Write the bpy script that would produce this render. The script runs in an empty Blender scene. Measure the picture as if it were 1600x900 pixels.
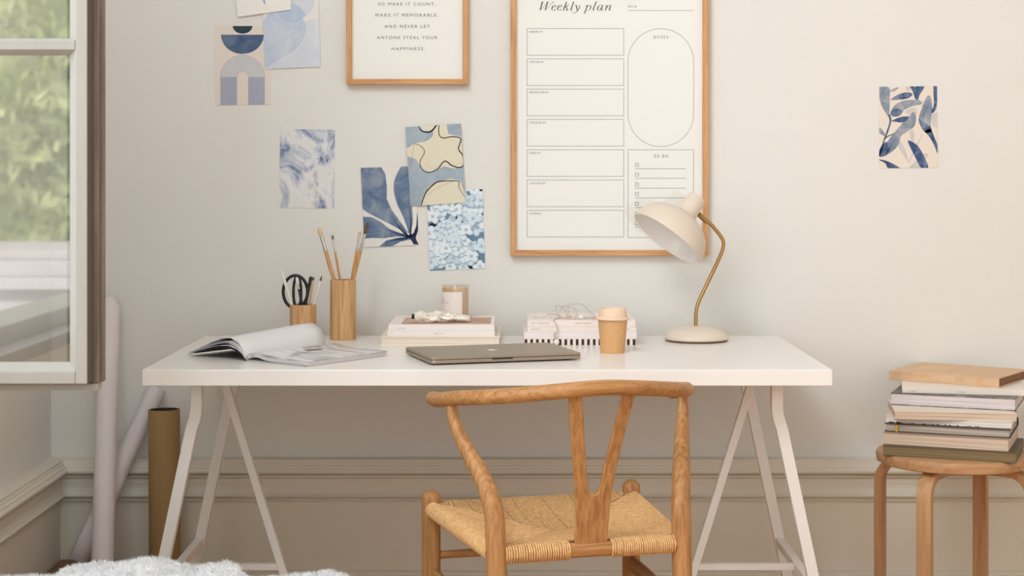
import bpy, bmesh, math, random
from mathutils import Vector, Matrix, noise
random.seed(7)
SC = bpy.context.scene
COL = SC.collection

# ------------------------------------------------------------------ camera
F, HZ, CX, CH = 2625.0, 267.0, 800.0, 1.17      # focal length in px of a 1600x900 frame, horizon row, centre column, eye height
cam_d = bpy.data.cameras.new('camera')
cam = bpy.data.objects.new('camera', cam_d)
COL.objects.link(cam)
cam.location = (0, 0, CH)
cam.rotation_euler = (math.pi / 2, 0, 0)
cam_d.sensor_width = 36.0
cam_d.lens = 36.0 * F / 1600.0
cam_d.shift_y = -(450.0 - HZ) / 1600.0
cam_d.clip_start = 0.05
cam_d.dof.use_dof = True
cam_d.dof.focus_distance = 3.95
cam_d.dof.aperture_fstop = 7.0
SC.camera = cam

# ------------------------------------------------------------------ world, lights, exposure
SC.view_settings.view_transform = 'Standard'
SC.view_settings.look = 'None'
SC.view_settings.gamma = 1.0
SC.view_settings.use_curve_mapping = False
SC.view_settings.exposure = 0.08
SC.cycles.use_denoising = True
SC.cycles.max_bounces = 8

world = bpy.data.worlds.new('daylight')
SC.world = world
world.use_nodes = True
bg = world.node_tree.nodes['Background']
bg.inputs[0].default_value = (0.955, 0.985, 1.0, 1)
bg.inputs[1].default_value = 1.62


def area(name, loc, direction, sx, sy, power, col):
    d = bpy.data.lights.new(name, 'AREA')
    d.shape = 'RECTANGLE'
    d.size, d.size_y, d.energy, d.color = sx, sy, power, col
    o = bpy.data.objects.new(name, d)
    COL.objects.link(o)
    o.location = loc
    o.rotation_euler = Vector(direction).to_track_quat('-Z', 'Y').to_euler()
    return o


# the bright open sky that the windows in the wall face
area('sky_daylight', (-4.2, 0.2, 3.0), (1, 0, -0.06), 7.5, 6.0, 330, (0.90, 0.965, 1.0))
# added fill lamp above the ceiling gap; no skylight is known here
area('added_top_fill', (-1.45, 0.8, 4.0), (1.1, 3.6, -2.8), 1.3, 1.3, 74, (0.90, 0.965, 1.0))
# sun from behind the house: it reaches the garden, not the room
sd = bpy.data.lights.new('sun', 'SUN')
sd.energy, sd.angle, sd.color = 5.0, math.radians(2), (1.0, 0.96, 0.88)
sun = bpy.data.objects.new('sun', sd)
COL.objects.link(sun)
sun.rotation_euler = Vector((-0.25, -0.75, -0.62)).to_track_quat('-Z', 'Y').to_euler()


# ------------------------------------------------------------------ helpers
def lin(c):
    return tuple(((x / 255.0) / 12.92 if x / 255.0 <= 0.04045 else ((x / 255.0 + 0.055) / 1.055) ** 2.4) for x in c)


def W(px, py, D):
    return Vector(((px - CX) * D / F, D, CH - (py - HZ) * D / F))


def X(px, D):
    return (px - CX) * D / F


def Z(py, D):
    return CH - (py - HZ) * D / F


MATS = {}


def principled(name):
    m = bpy.data.materials.new(name)
    m.use_nodes = True
    nt = m.node_tree
    return m, nt, nt.nodes['Principled BSDF']


def mat(name, rgb, rough=0.6, metal=0.0, spec=0.5, var=0.0, vscale=(8, 8, 8), bump=0.0, bscale=200.0, bstretch=(1, 1, 1), coat=0.0):
    """Plain painted or printed surface: colour, slight blotchy variation, fine relief."""
    if name in MATS:
        return MATS[name]
    m, nt, b = principled(name)
    c = lin(rgb)
    b.inputs['Base Color'].default_value = (*c, 1)
    b.inputs['Roughness'].default_value = rough
    b.inputs['Metallic'].default_value = metal
    b.inputs['Specular IOR Level'].default_value = spec
    b.inputs['Coat Weight'].default_value = coat
    tc = nt.nodes.new('ShaderNodeTexCoord')
    if var > 0:
        mp = nt.nodes.new('ShaderNodeMapping'); mp.inputs['Scale'].default_value = vscale
        n = nt.nodes.new('ShaderNodeTexNoise'); n.inputs['Scale'].default_value = 1.0; n.inputs['Detail'].default_value = 4
        r = nt.nodes.new('ShaderNodeValToRGB')
        r.color_ramp.elements[0].color = (*[x * (1 - var) for x in c], 1)
        r.color_ramp.elements[1].color = (*[min(1, x * (1 + var)) for x in c], 1)
        r.color_ramp.elements[0].position = 0.3; r.color_ramp.elements[1].position = 0.7
        nt.links.new(tc.outputs['Object'], mp.inputs[0]); nt.links.new(mp.outputs[0], n.inputs['Vector'])
        nt.links.new(n.outputs['Fac'], r.inputs[0]); nt.links.new(r.outputs[0], b.inputs['Base Color'])
    if bump > 0:
        mp2 = nt.nodes.new('ShaderNodeMapping'); mp2.inputs['Scale'].default_value = [bscale * s for s in bstretch]
        n2 = nt.nodes.new('ShaderNodeTexNoise'); n2.inputs['Scale'].default_value = 1.0; n2.inputs['Detail'].default_value = 3
        bu = nt.nodes.new('ShaderNodeBump'); bu.inputs['Strength'].default_value = bump; bu.inputs['Distance'].default_value = 0.002
        nt.links.new(tc.outputs['Object'], mp2.inputs[0]); nt.links.new(mp2.outputs[0], n2.inputs['Vector'])
        nt.links.new(n2.outputs['Fac'], bu.inputs['Height']); nt.links.new(bu.outputs[0], b.inputs['Normal'])
    MATS[name] = m
    return m


def ramp_mat(name, stops, scale=(1, 1, 1), detail=5, distort=0.0, rough=0.6, spec=0.4, bump=0.0, nrough=0.55, rot=(0, 0, 0)):
    """Noise through a colour ramp: wood grain, watercolour, marble."""
    if name in MATS:
        return MATS[name]
    m, nt, b = principled(name)
    b.inputs['Roughness'].default_value = rough
    b.inputs['Specular IOR Level'].default_value = spec
    tc = nt.nodes.new('ShaderNodeTexCoord')
    mp = nt.nodes.new('ShaderNodeMapping'); mp.inputs['Scale'].default_value = scale; mp.inputs['Rotation'].default_value = rot
    n = nt.nodes.new('ShaderNodeTexNoise'); n.inputs['Scale'].default_value = 1.0
    n.inputs['Detail'].default_value = detail; n.inputs['Distortion'].default_value = distort; n.inputs['Roughness'].default_value = nrough
    r = nt.nodes.new('ShaderNodeValToRGB')
    els = r.color_ramp.elements
    els[0].position, els[0].color = stops[0][0], (*lin(stops[0][1]), 1)
    els[1].position, els[1].color = stops[-1][0], (*lin(stops[-1][1]), 1)
    for p, c in stops[1:-1]:
        e = els.new(p); e.color = (*lin(c), 1)
    nt.links.new(tc.outputs['Object'], mp.inputs[0]); nt.links.new(mp.outputs[0], n.inputs['Vector'])
    nt.links.new(n.outputs['Fac'], r.inputs[0]); nt.links.new(r.outputs[0], b.inputs['Base Color'])
    if bump:
        bu = nt.nodes.new('ShaderNodeBump'); bu.inputs['Strength'].default_value = bump; bu.inputs['Distance'].default_value = 0.001
        nt.links.new(n.outputs['Fac'], bu.inputs['Height']); nt.links.new(bu.outputs[0], b.inputs['Normal'])
    MATS[name] = m
    return m


def wood(name, dark, mid, light, axis='z', grain=1.0, rough=0.45):
    s = {'x': (7, 120, 120), 'y': (120, 7, 120), 'z': (120, 120, 7)}[axis]
    return ramp_mat(name, [(0.25, dark), (0.5, mid), (0.75, light)], tuple(v * grain for v in s), 5, 0.4, rough, 0.35, 0.12, 0.6)


def glass(name, gloss, tint=(1, 1, 1), rough=0.0):
    """Clear pane: what is behind shows through, with a mirror share on top."""
    if name in MATS:
        return MATS[name]
    m = bpy.data.materials.new(name); m.use_nodes = True
    nt = m.node_tree; nt.nodes.clear()
    out = nt.nodes.new('ShaderNodeOutputMaterial'); mx = nt.nodes.new('ShaderNodeMixShader')
    t = nt.nodes.new('ShaderNodeBsdfTransparent'); g = nt.nodes.new('ShaderNodeBsdfGlossy')
    t.inputs[0].default_value = (*tint, 1); g.inputs['Roughness'].default_value = rough
    mx.inputs[0].default_value = gloss
    nt.links.new(t.outputs[0], mx.inputs[1]); nt.links.new(g.outputs[0], mx.inputs[2]); nt.links.new(mx.outputs[0], out.inputs[0])
    MATS[name] = m
    return m


def page_mat(name, rgb, line, freq=900.0):
    """Edges of a block of pages: fine lines along the length."""
    if name in MATS:
        return MATS[name]
    m, nt, b = principled(name)
    b.inputs['Roughness'].default_value = 0.8; b.inputs['Specular IOR Level'].default_value = 0.2
    tc = nt.nodes.new('ShaderNodeTexCoord')
    mp = nt.nodes.new('ShaderNodeMapping'); mp.inputs['Scale'].default_value = (3, 3, freq)
    n = nt.nodes.new('ShaderNodeTexNoise'); n.inputs['Scale'].default_value = 1.0; n.inputs['Detail'].default_value = 3
    r = nt.nodes.new('ShaderNodeValToRGB')
    r.color_ramp.elements[0].position = 0.32; r.color_ramp.elements[0].color = (*lin(line), 1)
    r.color_ramp.elements[1].position = 0.62; r.color_ramp.elements[1].color = (*lin(rgb), 1)
    nt.links.new(tc.outputs['Object'], mp.inputs[0]); nt.links.new(mp.outputs[0], n.inputs['Vector'])
    nt.links.new(n.outputs['Fac'], r.inputs[0]); nt.links.new(r.outputs[0], b.inputs['Base Color'])
    MATS[name] = m
    return m


def cr(pts, n=8):
    """Catmull-Rom through the points."""
    P = [Vector(p) for p in pts]
    P = [P[0] * 2 - P[1]] + P + [P[-1] * 2 - P[-2]]
    out = []
    for i in range(1, len(P) - 2):
        a, b, c, d = P[i - 1], P[i], P[i + 1], P[i + 2]
        for k in range(n):
            t = k / n
            out.append(0.5 * ((2 * b) + (c - a) * t + (2 * a - 5 * b + 4 * c - d) * t * t + (3 * b - a - 3 * c + d) * t ** 3))
    out.append(P[-2])
    return out


def lerp_list(vals, n):
    out = []
    for i in range(n):
        t = i / (n - 1) * (len(vals) - 1)
        k = min(int(t), len(vals) - 2)
        out.append(vals[k] + (vals[k + 1] - vals[k]) * (t - k))
    return out


class MB:
    """Collects shapes for ONE mesh object."""
    def __init__(self):
        self.v, self.f, self.m, self.s = [], [], [], []

    def add(self, verts, faces, mi=0, smooth=False):
        o = len(self.v)
        self.v += [Vector(p) for p in verts]
        for f in faces:
            self.f.append([i + o for i in f]); self.m.append(mi); self.s.append(smooth)
        return self

    def box(self, x0, x1, y0, y1, z0, z1, mi=0, M=None):
        v = [Vector((x, y, z)) for z in (z0, z1) for y in (y0, y1) for x in (x0, x1)]
        if M:
            v = [M @ p for p in v]
        return self.add(v, [(0, 2, 3, 1), (4, 5, 7, 6), (0, 1, 5, 4), (2, 6, 7, 3), (0, 4, 6, 2), (1, 3, 7, 5)], mi)

    def prism(self, poly, off, mi=0, smooth=False):
        n = len(poly); off = Vector(off)
        v = [Vector(p) for p in poly] + [Vector(p) + off for p in poly]
        self.add(v, [list(range(n))[::-1], list(range(n, 2 * n))], mi)
        o = len(self.v) - 2 * n
        for i in range(n):
            j = (i + 1) % n
            self.f.append([o + i, o + j, o + n + j, o + n + i]); self.m.append(mi); self.s.append(smooth)
        return self

    def tube(self, path, radii, n=12, mi=0, caps=True, flat=1.0, up=None):
        P = [Vector(p) for p in path]
        if not hasattr(radii, '__len__'):
            radii = [radii] * len(P)
        if len(radii) != len(P):
            radii = lerp_list(radii, len(P))
        T = []
        for i in range(len(P)):
            T.append((P[min(i + 1, len(P) - 1)] - P[max(i - 1, 0)]).normalized())
        u = Vector(up) if up else (Vector((0, 0, 1)) if abs(T[0].z) < 0.9 else Vector((1, 0, 0)))
        verts = []
        for i, p in enumerate(P):
            u = (u - T[i] * u.dot(T[i])).normalized()
            w = T[i].cross(u)
            for k in range(n):
                a = 2 * math.pi * k / n
                verts.append(p + (u * math.cos(a) * flat + w * math.sin(a)) * radii[i])
        faces = []
        for i in range(len(P) - 1):
            for k in range(n):
                k2 = (k + 1) % n
                faces.append((i * n + k, i * n + k2, (i + 1) * n + k2, (i + 1) * n + k))
        self.add(verts, faces, mi, True)
        if caps:
            o = len(self.v) - len(verts)
            self.f.append([o + k for k in range(n)][::-1]); self.m.append(mi); self.s.append(True)
            e = o + (len(P) - 1) * n
            self.f.append([e + k for k in range(n)]); self.m.append(mi); self.s.append(True)
        return self

    def sweep(self, path, wdir, w, t, mi=0, smooth=True):
        """Rectangular section: w along wdir, t across."""
        P = [Vector(p) for p in path]; wd = Vector(wdir).normalized()
        verts = []
        for i, p in enumerate(P):
            T = (P[min(i + 1, len(P) - 1)] - P[max(i - 1, 0)]).normalized()
            if 0 < i < len(P) - 1:       # mitre
                c = max(0.5, math.cos((P[i + 1] - p).angle(p - P[i - 1]) / 2))
            else:
                c = 1
            nrm = T.cross(wd).normalized()
            for a, b in ((-1, -1), (1, -1), (1, 1), (-1, 1)):
                verts.append(p + wd * a * w / 2 + nrm * b * t / 2 / c)
        faces = [(3, 2, 1, 0)]
        for i in range(len(P) - 1):
            for k in range(4):
                k2 = (k + 1) % 4
                faces.append((i * 4 + k, i * 4 + k2, i * 4 + 4 + k2, i * 4 + 4 + k))
        e = (len(P) - 1) * 4
        faces.append((e, e + 1, e + 2, e + 3))
        return self.add(verts, faces, mi, smooth)

    def lathe(self, prof, n=32, M=None, mi=0, a0=0.0, a1=2 * math.pi):
        full = abs(a1 - a0 - 2 * math.pi) < 1e-6
        m = n if full else n + 1
        verts = []
        for r, z in prof:
            for k in range(m):
                a = a0 + (a1 - a0) * k / n
                p = Vector((r * math.cos(a), r * math.sin(a), z))
                verts.append(M @ p if M else p)
        faces = []
        for i in range(len(prof) - 1):
            for k in range(n):
                k2 = (k + 1) % m
                faces.append((i * m + k, i * m + k2, (i + 1) * m + k2, (i + 1) * m + k))
        self.add(verts, faces, mi, True)
        if full:
            o = len(self.v) - len(verts)
            if prof[0][0] > 1e-5:
                pass
        return self

    def grid(self, fn, nu, nv, mi=0, smooth=True):
        verts = [fn(i / nu, j / nv) for j in range(nv + 1) for i in range(nu + 1)]
        faces = [(j * (nu + 1) + i, j * (nu + 1) + i + 1, (j + 1) * (nu + 1) + i + 1, (j + 1) * (nu + 1) + i) for j in range(nv) for i in range(nu)]
        return self.add(verts, faces, mi, smooth)

    def build(self, name, mats, parent=None, world=False, bevel=0.0, segs=2, sharp=40, weld=False, origin=None):
        if not isinstance(mats, (list, tuple)):
            mats = [mats]
        me = bpy.data.meshes.new(name)
        off = Vector((0, 0, 0))
        if world and parent is not None:
            off = parent.matrix_basis.inverted() @ Vector((0, 0, 0))
            off = -Vector(parent.location)
        if origin is not None:
            off = -Vector(origin)
        me.from_pydata([tuple(p + off) for p in self.v], [], self.f)
        for mt in mats:
            me.materials.append(mt)
        me.polygons.foreach_set('material_index', self.m)
        me.polygons.foreach_set('use_smooth', self.s)
        bm = bmesh.new(); bm.from_mesh(me)
        if weld:
            bmesh.ops.remove_doubles(bm, verts=bm.verts, dist=1e-5)
        bmesh.ops.recalc_face_normals(bm, faces=bm.faces)
        bm.to_mesh(me); bm.free()
        if any(self.s):
            me.set_sharp_from_angle(angle=math.radians(sharp))
        me.update()
        o = bpy.data.objects.new(name, me)
        COL.objects.link(o)
        if parent is not None:
            o.parent = parent
        if origin is not None:
            o.location = origin
        if bevel > 0:
            md = o.modifiers.new('edge', 'BEVEL'); md.width = bevel; md.segments = segs; md.limit_method = 'ANGLE'; md.angle_limit = math.radians(50)
            md.harden_normals = False
        return o


def thing(name, label, cat, loc=(0, 0, 0), rz=0.0, group=None):
    o = bpy.data.objects.new(name, None)
    o.empty_display_size = 0.05
    COL.objects.link(o)
    o.location = loc; o.rotation_euler = (0, 0, rz)
    return tag(o, label, cat, group)


def tag(o, label, cat, group=None):
    o['label'] = label; o['category'] = cat
    if group:
        o['group'] = group
    return o


def structure(o):
    o['kind'] = 'structure'
    return o


def along(p0, p1):
    """Matrix whose z axis runs from p0 to p1."""
    p0, p1 = Vector(p0), Vector(p1)
    return Matrix.Translation(p0) @ (p1 - p0).to_track_quat('Z', 'Y').to_matrix().to_4x4()


def clip_poly(poly, rect):
    """Sutherland-Hodgman: cut a 2D polygon to a convex one (either winding)."""
    area2 = sum(rect[i][0] * rect[(i + 1) % len(rect)][1] - rect[(i + 1) % len(rect)][0] * rect[i][1] for i in range(len(rect)))
    R = rect if area2 > 0 else rect[::-1]
    out = list(poly)
    for i in range(len(R)):
        a, b = R[i], R[(i + 1) % len(R)]
        def side(p):
            return (b[0] - a[0]) * (p[1] - a[1]) - (b[1] - a[1]) * (p[0] - a[0])
        src, out = out, []
        for k in range(len(src)):
            p, q = src[k], src[(k + 1) % len(src)]
            sp, sq = side(p), side(q)
            if sp >= 0:
                out.append(p)
            if (sp >= 0) != (sq >= 0):
                t = sp / (sp - sq)
                out.append((p[0] + (q[0] - p[0]) * t, p[1] + (q[1] - p[1]) * t))
        if not out:
            return []
    return out


def smooth2(poly, n=6, closed=True):
    P = [Vector((p[0], p[1], 0)) for p in poly]
    if closed:
        P = [P[-1]] + P + [P[0], P[1]]
    else:
        P = [P[0] * 2 - P[1]] + P + [P[-1] * 2 - P[-2]]
    out = []
    for i in range(1, len(P) - 2):
        a, b, c, d = P[i - 1], P[i], P[i + 1], P[i + 2]
        for k in range(n):
            t = k / n
            q = 0.5 * ((2 * b) + (c - a) * t + (2 * a - 5 * b + 4 * c - d) * t * t + (3 * b - a - 3 * c + d) * t ** 3)
            out.append((q.x, q.y))
    if not closed:
        out.append((P[-2].x, P[-2].y))
    return out


def ribbon(pts, w0, w1=None, wm=None):
    """Outline polygons (quads) of a drawn line of varying width."""
    n = len(pts); w1 = w0 if w1 is None else w1
    L, R = [], []
    for i, p in enumerate(pts):
        a, b = pts[max(i - 1, 0)], pts[min(i + 1, n - 1)]
        dx, dy = b[0] - a[0], b[1] - a[1]
        l = math.hypot(dx, dy) or 1
        t = i / (n - 1)
        w = w0 + (w1 - w0) * t
        if wm is not None:
            w = w + (wm - (w0 + w1) / 2) * math.sin(math.pi * t)
        nx, ny = -dy / l * w / 2, dx / l * w / 2
        L.append((p[0] + nx, p[1] + ny)); R.append((p[0] - nx, p[1] - ny))
    return [[L[i], L[i + 1], R[i + 1], R[i]] for i in range(n - 1)]


def ell(cx, cy, rx, ry, a0=0, a1=360, n=40):
    return [(cx + rx * math.cos(math.radians(a0 + (a1 - a0) * k / n)), cy + ry * math.sin(math.radians(a0 + (a1 - a0) * k / n))) for k in range(n + 1)]


def text_polys(body, x0, x1, y0, y1, spacing=1.0):
    """Sans letters fitted to a box (y grows downwards); returns polygons."""
    cu = bpy.data.curves.new('lettering', 'FONT')
    cu.body = body; cu.size = 1.0; cu.space_character = spacing; cu.resolution_u = 3; cu.fill_mode = 'FRONT'
    ob = bpy.data.objects.new('lettering', cu)
    COL.objects.link(ob)
    dg = bpy.context.evaluated_depsgraph_get()
    ev = ob.evaluated_get(dg)
    me = ev.to_mesh()
    vs = [(v.co.x, v.co.y) for v in me.vertices]
    polys = [[vs[i] for i in p.vertices] for p in me.polygons]
    ev.to_mesh_clear()
    bpy.data.objects.remove(ob); bpy.data.curves.remove(cu)
    xs = [p[0] for p in vs]
    ax, bx = min(xs), max(xs)
    ay, by = 0.0, max(v[1] for v in vs)
    sx, sy = (x1 - x0) / (bx - ax), (y1 - y0) / (by - ay)
    return [[(x0 + (p[0] - ax) * sx, y1 - (p[1] - ay) * sy) for p in q] for q in polys]


# serif capitals drawn as thick uprights and hairlines in a unit box: L = line(x0,y0,x1,y1,w), A = arc(cx,cy,rx,ry,a0,a1)
TK, TN = 0.19, 0.06
def _st(x):
    return [('L', x, 0, x, 1, TK), ('L', x - .16, 0.02, x + .16, 0.02, TN), ('L', x - .16, .98, x + .16, .98, TN)]
def _th(x):
    return [('L', x, 0, x, 1, TN), ('L', x - .14, 0.02, x + .14, 0.02, TN), ('L', x - .14, .98, x + .14, .98, TN)]
SERIF = {
    'N': (.95, _th(.15) + _th(.8) + [('L', .15, 1, .8, 0, TK)]),
    'O': (.95, [('A', .47, .5, .4, .5, 0, 360)]),
    'T': (.85, _st(.42)[:2] + [('L', .05, .97, .8, .97, TN), ('L', .06, .97, .06, .72, TN), ('L', .79, .97, .79, .72, TN)]),
    'E': (.8, _st(.2) + [('L', .2, .97, .7, .97, TN), ('L', .2, .5, .55, .5, TN), ('L', .2, .03, .7, .03, TN), ('L', .7, .97, .7, .75, TN), ('L', .72, .03, .72, .28, TN)]),
    'S': (.7, [('A', .35, .74, .24, .24, 20, 270), ('A', .35, .26, .26, .26, 90, -160), ('L', .2, .65, .5, .38, TK)]),
    'D': (.95, _st(.2) + [('A', .3, .5, .52, .48, -90, 90), ('L', .2, .98, .3, .98, TN), ('L', .2, .02, .3, .02, TN)]),
    'W': (1.25, [('L', .1, 1, .38, 0, TK), ('L', .38, 0, .62, 1, TN), ('L', .58, 1, .86, 0, TK), ('L', .86, 0, 1.12, 1, TN), ('L', 0, .98, .25, .98, TN), ('L', 1, .98, 1.24, .98, TN)]),
    'K': (.95, _st(.2) + [('L', .25, .4, .75, .98, TN), ('L', .4, .56, .8, 0, TK), ('L', .62, .98, .88, .98, TN), ('L', .65, .02, .95, .02, TN)]),
    'M': (1.15, _th(.15) + _st(.98) + [('L', .15, 1, .56, .05, TK), ('L', .56, .05, .98, 1, TN)]),
    'U': (.95, [('L', .2, 1, .2, .35, TK), ('A', .47, .35, .28, .33, 180, 360), ('L', .75, 1, .75, .35, TN), ('L', .04, .98, .36, .98, TN), ('L', .62, .98, .9, .98, TN)]),
    'A': (.95, [('L', .12, 0, .48, 1, TN), ('L', .48, 1, .82, 0, TK), ('L', .25, .35, .7, .35, TN), ('L', 0, .02, .26, .02, TN), ('L', .68, .02, .96, .02, TN)]),
    'Y': (.95, [('L', .12, 1, .48, .45, TK), ('L', .82, 1, .48, .45, TN), ('L', .48, .45, .48, 0, TK), ('L', 0, .98, .28, .98, TN), ('L', .68, .98, .95, .98, TN), ('L', .32, .02, .64, .02, TN)]),
    'H': (1.0, _st(.2) + _st(.8) + [('L', .2, .5, .8, .5, TN)]),
    'R': (.95, _st(.2) + [('A', .3, .74, .34, .24, -90, 90), ('L', .4, .5, .8, 0, TK), ('L', .7, .02, .95, .02, TN)]),
    'F': (.8, _st(.2) + [('L', .2, .97, .7, .97, TN), ('L', .2, .5, .55, .5, TN), ('L', .7, .97, .7, .72, TN)]),
    'I': (.45, _st(.22)), ' ': (.5, []),
}


def serif_polys(body, x0, y1, h, x1, gap=0.12):
    """Serif capitals from x0 to x1, baseline y1, height h."""
    tot = sum(SERIF[c][0] + gap for c in body) - gap
    sx = (x1 - x0) / tot
    polys, cx = [], 0.0
    for c in body:
        w, st = SERIF[c]
        for s in st:
            if s[0] == 'L':
                _, ax, ay, bx, by, wd = s
                dx, dy = bx - ax, by - ay
                l = math.hypot(dx, dy) or 1
                nx, ny = -dy / l * wd / 2, dx / l * wd / 2
                q = [(ax + nx, ay + ny), (bx + nx, by + ny), (bx - nx, by - ny), (ax - nx, ay - ny)]
                polys.append([(x0 + (cx + p[0]) * sx, y1 - p[1] * h) for p in q])
            else:
                _, ox, oy, rx, ry, a0, a1 = s
                n = 14
                for k in range(n):
                    aa = [math.radians(a0 + (a1 - a0) * (k + e) / n) for e in (0, 1)]
                    q = []
                    for a in aa:
                        wd = TN + (TK - TN) * abs(math.cos(a)) ** 1.5
                        q.append(((ox + (rx) * math.cos(a), oy + (ry) * math.sin(a)), (ox + (rx - wd) * math.cos(a), oy + (ry - wd) * math.sin(a))))
                    qq = [q[0][0], q[1][0], q[1][1], q[0][1]]
                    polys.append([(x0 + (cx + p[0]) * sx, y1 - p[1] * h) for p in qq])
        cx += w + gap
    return polys


def pen(path, thick, thin, ang=62):
    """Italic pen stroke: thick on down-strokes along the slant, thin across it."""
    pts = smooth2(path, 5, False)
    n = len(pts); L, R = [], []
    for i, p in enumerate(pts):
        a, b = pts[max(i - 1, 0)], pts[min(i + 1, n - 1)]
        dx, dy = b[0] - a[0], -(b[1] - a[1])
        l = math.hypot(dx, dy) or 1
        th = math.atan2(dy, dx)
        w = thin + (thick - thin) * abs(math.cos(th - math.radians(ang + 10))) ** 4
        nx, ny = -dy / l * w / 2, dx / l * w / 2
        L.append((p[0] + nx, p[1] - ny)); R.append((p[0] - nx, p[1] + ny))
    return [[L[i], L[i + 1], R[i + 1], R[i]] for i in range(n - 1)]


# ------------------------------------------------------------------ shared materials
M_wall = mat('wall_paint', (229, 227, 222), 0.75, spec=0.25, var=0.012, vscale=(1.5, 1.5, 1.5), bump=0.12, bscale=260)
M_panel = mat('wainscot_paint', (226, 220, 206), 0.6, spec=0.3, var=0.015, vscale=(2, 2, 2), bump=0.02, bscale=180)
M_sash = mat('sash_paint', (172, 168, 160), 0.4, var=0.03, vscale=(60, 60, 4), bump=0.15, bscale=60, bstretch=(1, 1, .1))
M_desk = mat('white_lacquer', (238, 233, 228), 0.28, spec=0.5)
M_metal = mat('white_powder_coat', (238, 234, 230), 0.4, spec=0.45, bump=0.05, bscale=600)
M_oak = {a: wood('oak_' + a, (138, 92, 50), (178, 128, 78), (204, 154, 104), a, 1.0) for a in 'xyz'}
M_frame = {a: wood('frame_oak_' + a, (172, 120, 72), (205, 153, 103), (222, 174, 125), a, 1.1) for a in 'xz'}
M_paper = mat('print_paper', (240, 238, 232), 0.65, spec=0.3)
M_ink = mat('black_ink', (24, 23, 24), 0.7, spec=0.1)
M_grey = mat('grey_ink', (142, 140, 136), 0.7, spec=0.1)
M_black = mat('black_plastic', (22, 21, 22), 0.35)

YW = 4.47          # back wall
XL = -1.226        # left wall
ZD = 0.738         # desk top
exec_order = []

# ------------------------------------------------------------------ setting
b = MB(); b.box(XL - 0.3, 3.2, -2.6, YW + 0.12, -0.1, 0.0)
structure(b.build('floor', ramp_mat('oak_floor', [(0.3, (178, 128, 78)), (0.55, (202, 150, 96)), (0.75, (216, 166, 112))], (4, 40, 40), 5, 0.3, 0.45)))
b = MB(); b.box(XL - 0.3, 3.2, YW, YW + 0.12, 0, 2.9)
structure(b.build('wall_back', M_wall))
b = MB(); b.box(XL - 0.3, 3.2, -2.6, 0.7, 2.9, 3.0); b.box(XL - 0.3, 3.2, 3.3, YW + 0.12, 2.9, 3.0); b.box(0.6, 3.2, 0.7, 3.3, 2.9, 3.0)   # unseen; blocks sky from above, with a gap for the added lamp
structure(b.build('ceiling', mat('ceiling_paint', (238, 236, 232), 0.8)))
b = MB(); b.box(2.6, 2.72, -2.6, YW, 0, 2.9)  # unseen wall, put in to cut sky light from this side
structure(b.build('wall_right', M_wall))
# left wall round two window openings
W1 = (0.25, 3.13); W2 = (-2.3, -0.1); SZ = (0.74, 2.7)
b = MB()
b.box(XL - 0.3, XL, -2.6, YW, 0, SZ[0]); b.box(XL - 0.3, XL, -2.6, YW, SZ[1], 2.9)
for y0, y1 in ((-2.6, W2[0]), (W2[1], W1[0]), (W1[1], YW)):
    b.box(XL - 0.3, XL, y0, y1, SZ[0], SZ[1])
structure(b.build('wall_left', M_wall))

# wainscot, dado moulding and base in one run: (proud, height)
prof = [(0, 0), (.058, 0), (.058, .098), (.054, .104), (.047, .106), (.047, .112), (.042, .1145), (.036, .1165),
        (.034, .118), (.034, .2975), (.040, .2985), (.042, .301), (.040, .304), (.036, .3045), (.036, .3075), (.044, .309), (.050, .313), (.050, .316), (.045, .319), (.042, .325),
        (.0385, .334), (.0385, .345), (.0395, .3455), (.0395, .358), (.037, .3585), (.037, .360), (.043, .361), (.045, .3645), (.043, .368), (.038, .3685), (.038, .371),
        (.052, .372), (.058, .376), (.059, .381), (.056, .386), (.053, .387), (.052, .392), (.047, .396), (.046, .401), (.043, .402), (.042, .4085), (.034, .409), (0, .409)]
def mitred(starts, ends):
    b = MB(); n = len(starts)
    return b.add(starts + ends, [list(range(n)), list(range(n, 2 * n))] + [(i, (i + 1) % n, n + (i + 1) % n, n + i) for i in range(n)])


b = mitred([(XL + p, YW - p, z) for p, z in prof], [(3.2, YW - p, z) for p, z in prof])
structure(b.build('trim_1', M_panel))
b = mitred([(XL + p, -2.6, z) for p, z in prof], [(XL + p, YW - p, z) for p, z in prof])
structure(b.build('trim_2', M_panel))

# ------------------------------------------------------------------ windows
M_glass_mirror = glass('coated_glazing', 0.30, (0.95, 0.97, 0.95), 0.022)
M_glass_clear = glass('clear_glazing', 0.06)
M_bare = ramp_mat('bare_sash_wood', [(0.3, (110, 98, 88)), (0.6, (140, 126, 114)), (0.8, (158, 144, 130))], (90, 90, 5), 4, 0.3, 0.6)
M_seal = mat('dark_seal', (92, 86, 74), 0.8)


def window_frame(name, y0, y1, bars):
    w = MB()
    fx0, fx1, t = XL - 0.17, XL - 0.02, 0.05
    w.box(fx0, fx1, y0, y0 + t, SZ[0], SZ[1]); w.box(fx0, fx1, y1 - t, y1, SZ[0], SZ[1])
    w.box(fx0, fx1, y0, y1, SZ[0], SZ[0] + t); w.box(fx0, fx1, y0, y1, SZ[1] - t, SZ[1])
    for yb in bars:
        w.box(fx0, fx1, yb - 0.025, yb + 0.025, SZ[0], SZ[1])
    root = structure(w.build(name, M_sash, bevel=0.004))
    s = MB(); s.box(XL - 0.3, XL + 0.05, y0 - 0.02, y1 - 0.06 if name == 'window_1' else y1 + .02, SZ[0] - 0.03, SZ[0] + 0.004)
    s.build('sill', mat('stone_sill', (150, 144, 142), .7, var=.06, vscale=(9, 9, 9)), root, bevel=0.004)
    return root


win = window_frame('window_1', W1[0], W1[1], [2.64])
window_frame('window_2', W2[0], W2[1], [-1.2])
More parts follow.
